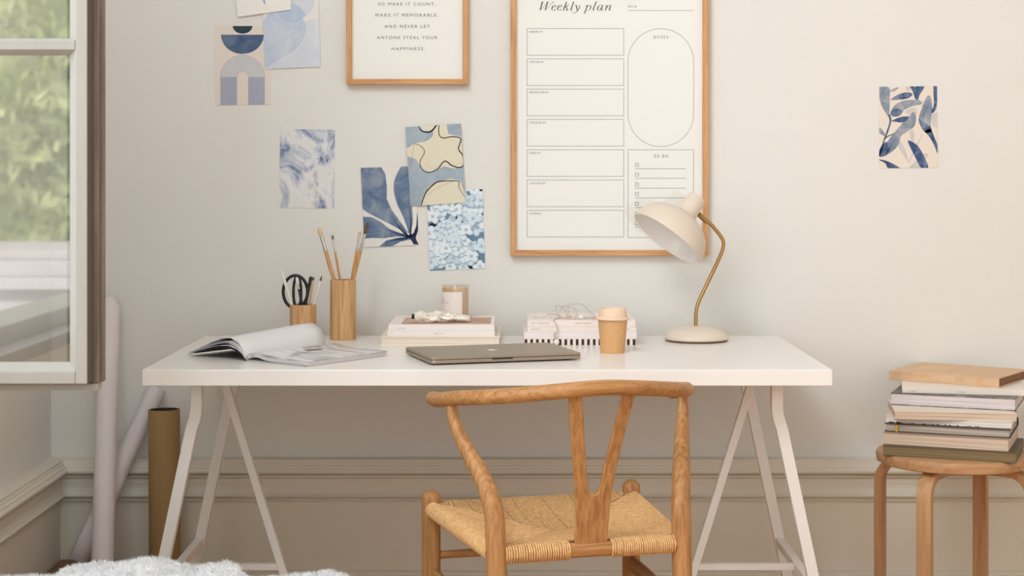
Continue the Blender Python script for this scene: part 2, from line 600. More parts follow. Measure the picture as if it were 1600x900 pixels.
# fixed pane beside the open casement
b = MB(); b.box(XL - 0.10, XL - 0.096, W1[0] + 0.05, 2.615, SZ[0] + 0.05, SZ[1] - 0.05)
b.build('pane', M_glass_clear, win)

# open casement swung into the room: front at depth YS, parallel to the back wall
YS = 3.10
zb, zt = Z(600, YS), 2.40
xr, xl = X(136, YS), XL - 0.015
xi = X(118, YS)                                  # inner edge of the stile's face
xg = X(109, YS + 0.02)                           # glass edge
zi = Z(581, YS); zg = Z(566, YS + 0.02)
b = MB(); b.box(xi, xr, YS, YS + 0.040, zb, zt)
b.prism([(xi, YS + 0.001, zb), (xi, YS + 0.040, zb), (xg, YS + 0.040, zb), (xg, YS + 0.022, zb), ], (0, 0, zt - zb))
b.build('casement_stile', M_sash, win, bevel=0.0015)
b = MB(); b.box(xl, xi - 0.0008, YS + 0.0005, YS + 0.040, zb, zi)
b.prism([(xl, YS + 0.001, zi), (xl, YS + 0.040, zi), (xl, YS + 0.040, zg), (xl, YS + 0.022, zg)], (xi - xl - 0.001, 0, 0))
b.build('casement_rail', M_sash, win, bevel=0.0015)
b = MB(); b.box(xl, xi, YS, YS + 0.040, zt - 0.06, zt)
b.build('casement_rail', M_sash, win, bevel=0.0015)
b = MB(); b.box(xl, xl + 0.05, YS, YS + 0.040, zb, zt)
b.build('casement_stile', M_sash, win, bevel=0.0015)
for zc in (Z(71, YS), Z(71, YS) + 0.62):
    b = MB()
    hb = 0.0105
    b.prism([(xl, YS + 0.001, zc - hb + .003), (xl, YS + 0.001, zc + hb), (xl, YS + 0.022, zc + hb + 0.004), (xl, YS + 0.030, zc + hb + 0.004), (xl, YS + 0.030, zc - hb - 0.006), (xl, YS + 0.022, zc - hb - 0.006)], (xi - xl - 0.0015, 0, 0))
    b.build('glazing_bar', M_sash, win, bevel=0.001)
b = MB(); b.box(xl, xg + 0.004, YS + 0.024, YS + 0.027, zg - 0.004, zt - 0.05)
b.build('pane', M_glass_mirror, win)
# coupled outer sash with its seals and bare edge
b = MB(); b.box(xr - 0.03, xr + 0.0005, YS + 0.040, YS + 0.047, zb - 0.002, zt); b.box(xl, xr, YS + 0.040, YS + 0.047, zb - 0.004, zb + 0.01)
b.box(xr, xr + 0.0006, YS + 0.003, YS + 0.047, zb, zt); b.build('seal_strip', M_seal, win)
zo = Z(610, YS + 0.05)
z9 = zo + 0.014
b = MB(); b.box(xr - 0.05, xr + 0.0085, YS + 0.047, YS + 0.062, z9, zt); b.box(xr - 0.05, xr + 0.006, YS + 0.062, YS + 0.066, z9, zt)
b.box(xr - 0.05, xr + 0.0135, YS + 0.066, YS + 0.086, z9, zt)
b.build('outer_stile', M_bare, win, bevel=0.001)
b = MB(); b.box(xl, xr + 0.0075, YS + 0.047, YS + 0.084, zo, z9 - 0.0006)
b.build('outer_rail', M_sash, win, bevel=0.002)

# ------------------------------------------------------------------ outdoors, seen mirrored in the casement's pane
M_leaf = [mat('leaf_a', (172, 190, 116), 0.6), mat('leaf_b', (206, 214, 158), 0.6), mat('leaf_c', (140, 158, 104), 0.6)]
M_bark = mat('bark', (120, 104, 88), 0.9, var=0.2, vscale=(20, 20, 4))


def tree(x, y, h, spread, n, lab, seed):
    rnd = random.Random(seed)
    t = thing('garden_tree', lab, 'tree', (x, y, -3.0), 0, 'garden trees outside the window')
    b = MB(); b.tube(cr([(0, 0, 0), (.05, 0, h * .3), (-.05, .05, h * .6), (0, 0, h * .9)], 5), [.16, .05], 10)
    for k in range(5):
        a = k * 1.3; zz = h * (.35 + .1 * k)
        b.tube([(0, 0, zz), (math.cos(a) * spread * .5, math.sin(a) * spread * .5, zz + .6)], [.05, .02], 6)
    b.build('trunk', M_bark, t)
    b = MB()
    for i in range(n):
        while True:
            p = Vector((rnd.uniform(-1, 1), rnd.uniform(-1, 1), rnd.uniform(-1, 1)))
            if p.length < 1:
                break
        q = Vector((p.x * spread, p.y * spread, h * .55 + p.z * h * .45))
        cl = int(2.2 * (noise.noise(q * 1.3) + .7)); cl = max(0, min(2, cl))
        d = Vector((rnd.gauss(0, 1), rnd.gauss(0, 1), rnd.gauss(0, 1))).normalized(); e = d.orthogonal().normalized()
        s = rnd.uniform(.07, .13)
        b.add([q - d * s, q + e * s * .5, q + d * s, q - e * s * .5], [(0, 1, 2, 3)], cl)
    f = b.build('foliage', M_leaf, t); f['kind'] = 'stuff'
    return t


tree(-4.45, -11.3, 7.5, 1.4, 7000, 'pale green tree mirrored in the upper pane of the open window', 1)
tree(-6.8, -17.6, 9.0, 2.3, 14000, 'broad garden tree standing behind the paler one outside the window', 2)
b = MB()
b.box(-9, -2.0, -6.0, -4.4, -3.0, 0.42); b.box(-9, -1.9, -6.1, -4.3, 0.42, 0.50); b.box(-9, -1.95, -6.0, -4.35, 0.50, 0.60); b.box(-9, -2.05, -5.9, -4.5, .60, .66)
r = thing('neighbouring_roof', 'low grey neighbouring roof mirrored in the lower pane of the open window', 'roof', (-3, -5, -3))
b.build('roof_slab', mat('roof_grey', (186, 178, 180), 0.7, var=0.08, vscale=(3, 3, 3)), r, world=True, bevel=0.01)
b = MB(); b.box(-2.9, -2.62, -4.38, -4.2, -0.2, 0.30); b.build('brick_pier', mat('brick_red', (150, 104, 96), 0.8, var=.2, vscale=(20, 20, 20)), r, world=True)

# ------------------------------------------------------------------ desk
desk = tag(MB().box(X(222, 3.65), X(1301, 3.65), 3.65, 4.405, ZD - 0.0355, ZD).build('desk', M_desk, bevel=0.0018, origin=(-0.0535, 4.03, ZD - 0.0355)),
           'long white rectangular desk board resting on two white trestles', 'desk')


def trestle(sign, xtop, lab):
    """Bent front and rear legs, one straight inner leg, a cross bar in depth and a bar to the inner leg."""
    zt_ = ZD - 0.0365
    t = thing('trestle', lab, 'trestle', (xtop, 4.0, 0), 0, 'white trestles under the desk')
    s = sign
    for y in (3.765, 4.275):
        path = [(0, y - 4.0, zt_)] + [(s * dx, y - 4.0, z) for dx, z in ((0, .640), (.0012, .626), (.005, .610), (.011, .594))] + [(s * (.011 + .21 * .594), y - 4.0, 0.0)]
        MB().sweep(path, (0, 1, 0), .025, .0255, smooth=False).build('bent_leg', M_metal, t, bevel=0.0015)
    b = MB(); x0, x1 = -s * .012, -s * (.012 + .309 * zt_)
    b.sweep([(x0, 0, zt_), (x1, 0, 0)], (0, 1, 0), .022, .0185, smooth=False).build('straight_leg', M_metal, t, bevel=0.0015)
    zc = .228
    xb = s * (.011 + .21 * (.594 - zc))
    MB().sweep([(xb, 3.765 - 4.0 + .012, zc), (xb, 4.275 - 4.0 - .012, zc)], (1, 0, 0), .02, .02, smooth=False).build('cross_bar', M_metal, t, bevel=0.001)
    xs = -s * (.012 + .309 * (zt_ - zc))
    MB().sweep([(xb - s * .010, 0, zc), (xs + s * .008, 0, zc)], (0, 1, 0), .018, .0145, smooth=False).build('tie_bar', M_metal, t, bevel=0.001)
    b = MB(); b.box(-.014, .014, -.30, .30, zt_ - .004, zt_ - .0005); b.build('top_plate', M_metal, t)
    return t


trestle(-1, -.706, 'white metal trestle under the desk end nearer the open window')
trestle(1, .593, 'white metal trestle under the desk end beside the stool')

# ------------------------------------------------------------------ wishbone chair
chair = thing('wooden_armchair', 'light oak chair with curved back rail, Y-shaped splat and woven cord seat', 'chair', (.157, 3.367, 0), math.radians(15.8))
hb, hf, yf = .195, .233, .405
rail_half = [(.268, .255, .684), (.266, .19, .696), (.251, .12, .708), (.227, .055, .717), (.191, .0, .725), (.144, -.042, .733), (.08, -.073, .741)]
rail = cr(rail_half + [(0, -.084, .746)] + [(-x, y, max(z, .692)) for x, y, z in rail_half[::-1]], 8)
rr = [.0165] * len(rail)
for k, s in ((0, .25), (1, .75), (2, .95)):
    rr[k] *= s; rr[-1 - k] *= s
rail[1] = rail[0].lerp(rail[1], .25); rail[-2] = rail[-1].lerp(rail[-2], .25)
MB().tube(rail, rr, 20, up=(0, 0, 1), flat=.93).build('top_rail', M_oak['x'], chair)
for s in (-1, 1):
    p = cr([(s * (hb - .01), -.045, 0), (s * (hb - .004), -.022, .2), (s * hb, -.004, .36), (s * (hb + .001), .002, .44), (s * (hb + .003), .010, .495), (s * (hb + .014), .036, .55), (s * (hb + .036), .088, .605), (s * (hb + .053), .126, .655), (s * (hb + .058), .138, .693)], 6)
    MB().tube(p, [.013, .0185, .0205, .0205, .020, .0185, .016, .0125, .0105], 18, up=(0, 1, 0)).build('rear_leg', M_oak['z'], chair)
    p = [(s * hf, yf, z) for z in (0, .15, .30, .40, .445, .452, .459, .464, .4675, .469)]
    MB().tube(p, [.015, .0195, .0205, .0205, .0205, .0202, .0178, .0135, .007, .001], 18, up=(0, 1, 0)).build('front_leg', M_oak['z'], chair)
    MB().sweep(cr([(s * (hf - .002), yf - .005, .282), (s * (hf - .012), yf * .6, .277), (s * (hb + .004), .0, .268)], 4), (0, 0, 1), .036, .014).build('side_stretcher', M_oak['y'], chair, bevel=0.005)
    MB().tube([(s * hf, yf, .428), (s * hb, 0, .412)], .0145, 12).build('side_rail', M_oak['y'], chair)
MB().tube([(-hf, yf, .325), (hf, yf, .325)], [.0085, .0115, .0115, .0085][:2], 12).build('front_stretcher', M_oak['x'], chair)
MB().tube([(-hb, -.022, .205), (hb, -.022, .205)], .011, 12).build('rear_stretcher', M_oak['x'], chair)
MB().tube([(-hf, yf, .424), (hf, yf, .424)], .0145, 12).build('front_rail', M_oak['x'], chair)
MB().tube([(-hb, 0, .412), (hb, 0, .412)], .0155, 14).build('rear_rail', M_oak['x'], chair)
# splat outline (x, z) -> leaning plate
out = [(-.034, .418), (.034, .418), (.0345, .45), (.0365, .51), (.042, .56), (.0495, .61), (.0590, .67), (.0705, .742),
       (.0445, .742), (.031, .66), (.0195, .585), (.0125, .540), (.009, .530), (.004, .5255), (-.004, .5255), (-.009, .530), (-.0125, .540), (-.0195, .585), (-.031, .66), (-.0445, .742),
       (-.0705, .742), (-.0590, .67), (-.0495, .61), (-.042, .56), (-.0365, .51), (-.0345, .45)]
def splat_y(z, x=0):
    t = (z - .418) / .324
    return -.001 - .079 * t + .012 * math.sin(math.pi * t) + 1.2 * x * x * t
b = MB(); b.prism([(x, splat_y(z, x) - .0055, z) for x, z in out], (0, .011, 0), smooth=False)
b.build('back_splat', M_oak['z'], chair, bevel=0.003, segs=3)

# woven cord seat: every strand is a cord of its own, in four fields that meet on the diagonals
M_cord = ramp_mat('paper_cord', [(0.3, (212, 162, 108)), (0.5, (230, 184, 128)), (0.7, (238, 198, 146))], (120, 120, 120), 2, 0, 0.7, 0.2)
cl, crx, cy_ = -.02, .022, .200
zc_ = .4085
def zrail_side(y):
    return .412 + .016 * y / yf
b = MB(); RC = .0172; ST = .00205
def corner_t(a, t):
    return a
def back_end(x):
    if x < cl:
        t = max(0, (x + hb - .012) / (cl + hb - .012))
    elif x > crx:
        t = max(0, (hb - .012 - x) / (hb - .012 - crx))
    else:
        t = 1
    return t
def arc(center, R, out_dir, n=6):
    c = Vector(center); o = Vector(out_dir).normalized()
    return [c + o * (R * math.sin(a)) + Vector((0, 0, -R * math.cos(a))) for a in [math.pi * k / n for k in range(0, n + 1)]]
def strand(base, out_dir, end, jit):
    pts = arc(base, RC, out_dir)
    top = pts[-1]; e = Vector(end)
    for t in (.25, .6, 1.0):
        p = top.lerp(e, t); p.z += -.003 * math.sin(math.pi * t) + jit * t
        pts.append(p)
    b.tube(pts, ST, 5, caps=False)
step = .0046
x = -hb + .018
while x < hb - .017:
    if abs(x) > .043:
        t = back_end(x)
        strand((x, 0, .412), (0, -1, 0), (x, .012 + t * (cy_ - .012), .429 + t * (zc_ - .429)), random.uniform(-.001, .001))
    else:
        b.tube([(x, .017, .424), (x, .10, .417), (x, cy_, zc_)], ST, 5, caps=False)
    x += step + random.choice((0, 0, 0, 0, .0009))
x = -hf + .020
while x < hf - .019:
    if x < cl:
        t = (x + hf - .012) / (cl + hf - .012)
    elif x > crx:
        t = (hf - .012 - x) / (hf - .012 - crx)
    else:
        t = 1
    t = max(0, min(1, t))
    strand((x, yf, .424), (0, 1, 0), (x, yf - .012 - t * (yf - .012 - cy_), .441 + t * (zc_ - .441)), random.uniform(-.001, .001))
    x += step + random.choice((0, 0, 0, 0, .0009))
for s in (-1, 1):
    y = .020
    while y < yf - .019:
        xr_ = s * (hb + (hf - hb) * y / yf)
        cx_ = crx if s > 0 else cl
        if y < cy_:
            t = max(0, (y - .012) / (cy_ - .012)); corner = s * (hb - .012)
            zz = .429
        else:
            t = max(0, (yf - .012 - y) / (yf - .012 - cy_)); corner = s * (hf - .012)
            zz = .441
        strand((xr_, y, zrail_side(y)), (s, 0, 0), (corner + t * (cx_ - corner), y, zz + t * (zc_ - zz)), random.uniform(-.001, .001))
        y += step + random.choice((0, 0, 0, 0, .0009))
def seat_under(u, v):
    y = .005 + v * (yf - .01)
    hw = hb + (hf - hb) * y / yf - .004
    x = -hw + 2 * hw * u
    d = min(u, 1 - u, v, 1 - v) * 2
    return Vector((x, y, .432 - .029 * min(1, d) + .008 * v * (1 - d) - .004))
b.grid(seat_under, 16, 16, 1)
seat = b.build('woven_cord_seat', [M_cord, mat('cord_backing_shade', (150, 106, 62), .9)], chair, sharp=80)  # backing coloured darker to stand in for shade between strands
seat['kind'] = 'stuff'

# ------------------------------------------------------------------ framed prints
M_shadowgap = mat('frame_inner_edge', (176, 172, 160), 0.7)


def frame(name, label, px0, px1, py1, height, wpx, paper_in):
    x0, x1 = X(px0, YW - .02), X(px1, YW - .02)
    z0 = Z(py1, YW - .02); z1 = z0 + height
    t = thing(name, label, 'picture frame', ((x0 + x1) / 2, YW, z0))
    w = wpx * YW / F
    ya, yb = YW - .022, YW - .0015
    for ax, poly in (('x', [(x0, z0), (x1, z0), (x1 - w, z0 + w), (x0 + w, z0 + w)]), ('x', [(x0, z1), (x1, z1), (x1 - w, z1 - w), (x0 + w, z1 - w)]),
                     ('z', [(x0, z0), (x0, z1), (x0 + w, z1 - w), (x0 + w, z0 + w)]), ('z', [(x1, z0), (x1, z1), (x1 - w, z1 - w), (x1 - w, z0 + w)])):
        b = MB(); b.prism([(p[0], ya, p[1]) for p in poly], (0, yb - ya, 0)); b.build('frame_bar', M_frame[ax], t, world=True, bevel=0.0008)
    b = MB(); b.box(x0 + w * .8, x1 - w * .8, YW - .0095, YW - .004, z0 + w * .8, z1 - w * .8)
    b.build('printed_sheet', M_paper, t, world=True)
    b = MB(); b.box(x0 + w * .9, x1 - w * .9, YW - .0128, YW - .0118, z0 + w * .9, z1 - w * .9)
    b.build('glazing', glass('frame_glazing', 0.035), t, world=True)
    return t


def flat(b, polys, D, mi=0):
    """Flat print: polygons in photo pixels laid on the plane y = D."""
    for q in polys:
        if len(q) < 3:
            continue
        b.add([W(p[0], p[1], D) for p in q], [list(range(len(q)))], mi)


quote = frame('framed_quote', 'oak framed motivational quote in small black capitals on white paper', 541, 731.5, 132, .425, 8.5, 2)
DP = YW - .0098
b = MB()
for line, xa, xb, ya, yb in (('SO MAKE IT COUNT,', 590.8, 680.5, 3.9, 8.6), ('MAKE IT MEMORABLE,', 586.8, 684.6, 21.2, 25.9), ('AND NEVER LET', 600.7, 671.4, 38.9, 43.5),
                             ('ANYONE STEAL YOUR', 588.8, 683.2, 56.3, 61), ('HAPPINESS.', 611.8, 663.8, 73.9, 78.5)):
    flat(b, text_polys(line, xa, xb, ya, yb, 1.35), DP)
b.build('lettering', M_ink, quote, world=True)['kind'] = 'stuff'

plan = frame('framed_weekly_planner', 'large oak framed weekly planner with day boxes, notes oval and to do list', 797.5, 1107, 400, .722, 9, 2)
b = MB()
LW = .75
def rect_lines(x0, y0, x1, y1, w=LW):
    return [[(x0, y0), (x1, y0), (x1, y0 + w), (x0, y0 + w)], [(x0, y1 - w), (x1, y1 - w), (x1, y1), (x0, y1)],
            [(x0, y0), (x0 + w, y0), (x0 + w, y1), (x0, y1)], [(x1 - w, y0), (x1, y0), (x1, y1), (x1 - w, y1)]]
days = ['MONDAY', 'TUESDAY', 'WEDNESDAY', 'THURSDAY', 'FRIDAY', 'SATURDAY', 'SUNDAY']
ends = [848, 849.5, 858, 853.5, 845, 853, 846.5]
for i, d in enumerate(days):
    y0 = 44.2 + i * 47.35
    flat(b, rect_lines(823.4, y0, 975, y0 + 42.4), DP, 1)
    flat(b, serif_polys(d, 827.2, y0 + 6.9, 3.1, ends[i]), DP, 2)
ring = ell(1032.5, 96.5, 51.3, 51.6, 180, 360, 36) + ell(1032.5, 177.5, 51.3, 51.6, 0, 180, 36)
flat(b, ribbon(ring + ring[:1], LW), DP, 1)
flat(b, rect_lines(981, 233.7, 1084, 371.4), DP, 1)
flat(b, serif_polys('NOTES', 1020.8, 60.3, 4.6, 1044.6, .3), DP, 2)
flat(b, serif_polys('TO DO', 1021.3, 246.5, 4.8, 1044.5, .14), DP, 2)
for i in range(7):
    y = 254.9 + i * 15.2
    flat(b, rect_lines(992.3, y, 998, y + 5.6, .8), DP, 1)
    flat(b, [[(992.5, y + 8.3), (1072, y + 8.3), (1072, y + 9.1), (992.5, y + 9.1)]], DP, 1)
flat(b, serif_polys('WEEK', 981.3, 11.6, 3.2, 995, .3), DP, 2)
flat(b, [[(981, 16.2), (1084, 16.2), (1084, 16.9), (981, 16.9)]], DP, 1)
# title traced as pen strokes (units of 1/25 px from x=836)
def T(path, thick=42, thin=9, ang=72):
    flat(b, [[(836 + p[0] / 25, p[1] / 25) for p in q] for q in pen(path, thick, thin, ang)], DP, 0)
def TL(pts, w0, w1):
    flat(b, [[(836 + p[0] / 25, p[1] / 25) for p in q] for q in ribbon(pts, w0, w1)], DP, 0)
o2 = 1500
TL([(290, 80), (195, 400)], 50, 40); TL([(200, 400), (455, 150)], 12, 9); TL([(490, 80), (395, 400)], 50, 40); TL([(400, 400), (700, 90)], 12, 9)
TL([(240, 78), (335, 78)], 16, 16); TL([(440, 78), (530, 78)], 16, 16); TL([(660, 85), (745, 85)], 24, 18)
for dx in (0, 222):
    T([(720 + dx, 290), (800 + dx, 255), (818 + dx, 215), (785 + dx, 192), (720 + dx, 225), (665 + dx, 310), (665 + dx, 385), (710 + dx, 415), (765 + dx, 395), (800 + dx, 355)], 46, 10, 66)
TL([(1232, 65), (1100, 410)], 40, 42); T([(1170, 300), (1250, 225), (1310, 200), (1335, 215)], 30, 12, 30); T([(1185, 285), (1250, 305), (1232, 395), (1260, 410), (1300, 370)], 46, 9, 80)
TL([(1512, 65), (1395, 385)], 42, 44); T([(1395, 385), (1410, 412), (1440, 400), (1470, 365)], 30, 10, 90)
T([(o2 + 60, 205), (o2 + 105, 215), (o2 + 130, 300), (o2 + 150, 410)], 44, 16, 105); T([(o2 + 205, 205), (o2 + 240, 215), (o2 + 225, 320), (o2 + 150, 430), (o2 + 60, 500), (o2 - 5, 512)], 30, 12, 60)
TL([(o2 - 25, 505), (o2 + 25, 505)], 30, 24)
T([(o2 + 455, 240), (o2 + 500, 200), (o2 + 545, 205)], 14, 10); TL([(o2 + 548, 200), (o2 + 435, 520)], 42, 42); TL([(o2 + 395, 520), (o2 + 480, 520)], 16, 16)
T([(o2 + 520, 290), (o2 + 590, 215), (o2 + 650, 200), (o2 + 680, 260), (o2 + 640, 360), (o2 + 570, 410), (o2 + 510, 405)], 44, 10, 76)
TL([(o2 + 893, 60), (o2 + 765, 385)], 40, 42); T([(o2 + 765, 385), (o2 + 785, 412), (o2 + 815, 400), (o2 + 850, 365)], 30, 10, 90)
T([(o2 + 1130, 215), (o2 + 1070, 190), (o2 + 990, 240), (o2 + 945, 330), (o2 + 955, 400), (o2 + 1000, 410), (o2 + 1070, 350), (o2 + 1120, 270)], 48, 10, 70)
TL([(o2 + 1145, 200), (o2 + 1085, 380)], 38, 42); T([(o2 + 1085, 380), (o2 + 1100, 412), (o2 + 1130, 400), (o2 + 1165, 365)], 30, 10, 90)
T([(o2 + 1230, 245), (o2 + 1280, 200), (o2 + 1315, 205)], 14, 10); TL([(o2 + 1318, 205), (o2 + 1245, 410)], 38, 42)
T([(o2 + 1280, 320), (o2 + 1370, 225), (o2 + 1430, 195), (o2 + 1460, 210)], 16, 9, 40); TL([(o2 + 1462, 200), (o2 + 1395, 385)], 38, 44); T([(o2 + 1395, 385), (o2 + 1410, 412), (o2 + 1440, 400), (o2 + 1475, 365)], 30, 10, 90)
b.build('lettering', [M_ink, M_grey, mat('dark_grey_ink', (92, 90, 88), .7, spec=.1)], plan, world=True)['kind'] = 'stuff'

# ------------------------------------------------------------------ unframed prints taped to the wall
def card(label, corners, paper_mat, layers, order=0, edge=None, group='art prints taped to the wall'):
    """corners in photo px; layers: list of (material, [polygons]) printed from back to front."""
    D = YW - .0012 - .0016 * order
    c = sum((W(*p, D) for p in corners), Vector()) / 4
    t = thing('art_print', label, 'art print', c, 0, group)
    b = MB(); b.prism([W(*p, D) for p in corners], (0, .0006, 0)); b.build('paper_sheet', paper_mat, t, world=True)
    if layers:
        b = MB(); mats = []
        for i, (m, polys) in enumerate(layers):
            if m not in mats:
                mats.append(m)
            for q in polys:
                flat(b, [clip_poly(q, list(corners))], D - .00004 * (i + 1), mats.index(m))
        b.build('printed_design', mats, t, world=True)
    return t


def zo_(ox, oy, s, poly, sm=0):
    q = [(ox + p[0] / s, oy + p[1] / s) for p in poly]
    return smooth2(q, sm) if sm else q


def wc(name, dark, mid, light, sc=22):
    return ramp_mat('watercolour_' + name, [(0.32, dark), (0.5, mid), (0.68, light)], (sc, sc, sc), 4, 0.6, 0.75, 0.15)


# arches
A = lambda p, sm=0: zo_(320, 0, 5, p, sm)
lines = []
for k in range(13):
    r = 46 + k * 10.4
    ry = r * .99
    pts = [(295 - r, 822)] + ell(295, 602, r, ry, 180, 360, 28) + [(295 + r, 822)]
    lines += ribbon(A(pts), .62)
legs = []
bandp = [(295 - 171, 822)] + ell(295, 602, 171, 169, 180, 360, 30) + [(295 + 171, 822), (341, 822)] + ell(295, 602, 46, 45, 0, -180, 16) + [(249, 822)]
for x0, x1 in ((122, 250), (340, 468)):
    legs.append(A([(x0, 602), (x1, 602), (x1, 822), (x0, 822)]))
card('beige print of navy bowl balanced over blue striped arch', [(336, 40.3), (422.2, 40), (422.6, 163.3), (336.6, 164.6)], mat('beige_print_paper', (229, 219, 210), .7, spec=.2),
     [(mat('arch_white', (232, 230, 228), .7, spec=.1), [A(bandp)]), (mat('arch_tint', (190, 192, 206), .7, spec=.1), legs), (mat('arch_line', (108, 124, 160), .7, spec=.1), lines),
      (wc('slate', (42, 56, 68), (54, 68, 82), (66, 80, 94)), [A([(217, 203)] + ell(295, 203, 77, 60, 180, 0, 24) + [(373, 203)])]),
      (wc('navy_bowl', (72, 92, 122), (86, 106, 138), (112, 128, 152)), [A([(127, 271)] + ell(294, 271, 167, 150, 180, 0, 30) + [(461, 271)])])], 0)
# pale blue abstract
card('pale blue abstract print of overlapping rounded washes, tucked under a white sheet', [(409.5, -17), (497, -19), (500.6, 104.4), (413.7, 108)], mat('white_print_paper', (232, 230, 226), .7, spec=.2),
     [(wc('pale_a', (208, 214, 226), (214, 219, 229), (222, 226, 233)), [A([(440, 400), (600, 430), (720, 340), (780, 230), (775, 170), (900, 135), (910, 540), (440, 545)]), A(ell(720, -10, 140, 160, 0, 360, 40))]),
      (wc('pale_b', (188, 200, 220), (200, 209, 225), (210, 217, 229)), [A([(458, 160), (570, 95), (620, 150), (690, 172), (765, 150), (783, 190), (775, 280), (735, 350), (660, 410), (560, 470), (465, 518)], 4)]),
      (wc('pale_c', (176, 194, 220), (187, 202, 224), (200, 211, 228)), [A([(572, 95), (610, 145), (690, 172), (770, 140), (782, 100), (720, 40), (650, 45)], 4)]),
      (mat('wash_edge', (172, 186, 210), .7, spec=.1), ribbon(A(smooth2([(470, 512), (600, 450), (720, 365), (780, 260), (783, 175)], 5, False)), .6) + ribbon(A(smooth2([(572, 95), (620, 150), (690, 172), (765, 150)], 5, False)), .6)
       + ribbon(A(smooth2([(465, 400), (570, 330), (680, 270), (770, 200)], 5, False)), .4))], 1)
# white sheet cut off by the upper edge of the frame
card('white sheet with a small violet blue smudge, overlapping the pale blue abstract', [(364, -60), (448, -72), (455.2, 15), (371.6, 26.2)], mat('white_sheet_paper', (240, 237, 233), .7, spec=.2),
     [(wc('smudge', (130, 145, 190), (190, 198, 220), (225, 226, 232), 60), [A([(430, -80), (465, -60), (472, 10), (470, 38), (455, 12), (440, -20)], 4), A([(300, -200), (470, -260), (600, -200), (500, -60), (400, -90)], 4)])], 3)
# marble
card('print of blue and white marble swirls', [(438, 201.5), (523, 203), (522, 325.8), (436, 324.5)],
     ramp_mat('marble_print', [(0.33, (70, 84, 116)), (0.39, (120, 134, 164)), (0.45, (192, 199, 214)), (0.52, (230, 230, 231)), (0.58, (226, 223, 216)), (0.63, (186, 194, 212)), (0.70, (112, 128, 160))], (9, 9, 7.5), 9, 1.1, .6, .3, nrough=.62, rot=(0, .6, 0)), [], 0)
# navy palm leaf
B = lambda p, sm=0: zo_(420, 180, 3.6, p, sm)
leafm = wc('indigo_leaf', (82, 104, 140), (114, 132, 158), (150, 160, 174))
leafd = wc('indigo_dark', (30, 36, 62), (42, 50, 84), (62, 72, 108))
stemL = []
for a, m_, e in (((790, 684), (740, 640), (690, 560)), ((785, 684), (735, 670), (650, 640)), ((795, 684), (800, 600), (790, 520)), ((785, 690), (720, 700), (660, 712))):
    stemL += ribbon(B(smooth2([a, m_, e], 6, False)), 3.2, .4)
card('print of large indigo leaves fanning from a dark stem', [(563.5, 262.3), (650, 259.5), (654, 383), (569.5, 386.3)], mat('leaf_print_paper', (231, 227, 221), .7, spec=.2),
     [(leafm, [B([(500, 285), (630, 288), (655, 330), (664, 400), (664, 470), (690, 530), (740, 600), (778, 655), (778, 668), (700, 622), (600, 572), (550, 545), (505, 510)]),
               B([(752, 284), (800, 280), (805, 420), (806, 520), (811, 590), (800, 640), (785, 665), (778, 630), (750, 560), (722, 500), (705, 440), (702, 390), (712, 350), (730, 312)], 3),
               B([(500, 568), (580, 574), (630, 600), (680, 640), (740, 663), (785, 670), (770, 685), (720, 682), (650, 692), (580, 690), (500, 698)]),
               B([(620, 740), (660, 705), (720, 690), (790, 683), (800, 698), (740, 712), (690, 740)])]),
      (leafd, stemL + [B([(780, 685), (815, 662), (830, 620), (834, 545), (840, 600), (839, 650), (826, 690), (842, 728), (815, 727), (800, 702)])])], 1)
# abstract torso line drawing
gm = wc('grey_blue', (150, 166, 180), (162, 177, 190), (174, 188, 198), 18)
bl = mat('line_black', (28, 28, 32), .7, spec=.1); rd = mat('line_red', (196, 122, 104), .7, spec=.1)
def curve(pts, w0, w1, wm=None):
    return ribbon(B(smooth2(pts, 7, False)), w0, w1, wm)
card('cream and grey blue abstract print with looping black line drawing', [(633.3, 199), (720, 193), (727.3, 316.5), (641.8, 322)], mat('cream_print_paper', (226, 220, 199), .7, spec=.2),
     [(gm, [B([(760, 60), (846, 60), (862, 82), (890, 95), (918, 84), (922, 115), (885, 145), (820, 158), (772, 180)], 3),
            B([(996, 40), (1090, 40), (1090, 120), (1040, 112), (1010, 104)]),
            B([(780, 232), (825, 245), (848, 281), (872, 312), (905, 320), (950, 303), (985, 288), (1040, 300), (1100, 288), (1112, 470), (1098, 420), (1076, 366), (1020, 358), (960, 368), (900, 405), (868, 452), (850, 512), (800, 515)])]),
      (rd, curve([(817, 160), (808, 225), (790, 318)], .5, .5) + curve([(850, 416), (900, 390), (1000, 372)], .5, .4) + curve([(875, 470), (920, 425), (1000, 385), (1070, 372), (1105, 450)], .45, .45) + curve([(1080, 135), (1066, 190), (1088, 225)], .4, .4)
       + curve([(880, 270), (930, 300), (985, 262), (1030, 285), (1090, 262)], .35, .35)),
      (bl, curve([(842, 62), (860, 88), (895, 95), (920, 85), (946, 52)], 1.0, 2.2, 2.4) + curve([(957, 52), (958, 108), (980, 128), (1030, 121), (1080, 132), (1067, 188), (1090, 225), (1094, 280), (1068, 294), (1030, 283), (990, 258), (950, 302), (900, 322), (862, 302), (850, 262), (876, 205), (850, 170), (815, 160)], 1.3, .7, 1.7)
       + curve([(855, 512), (880, 442), (920, 396), (965, 371), (1070, 370)], 1.6, 1.2, 1.9) + curve([(1070, 370), (1072, 410), (1108, 468)], 1.2, .6))], 3)
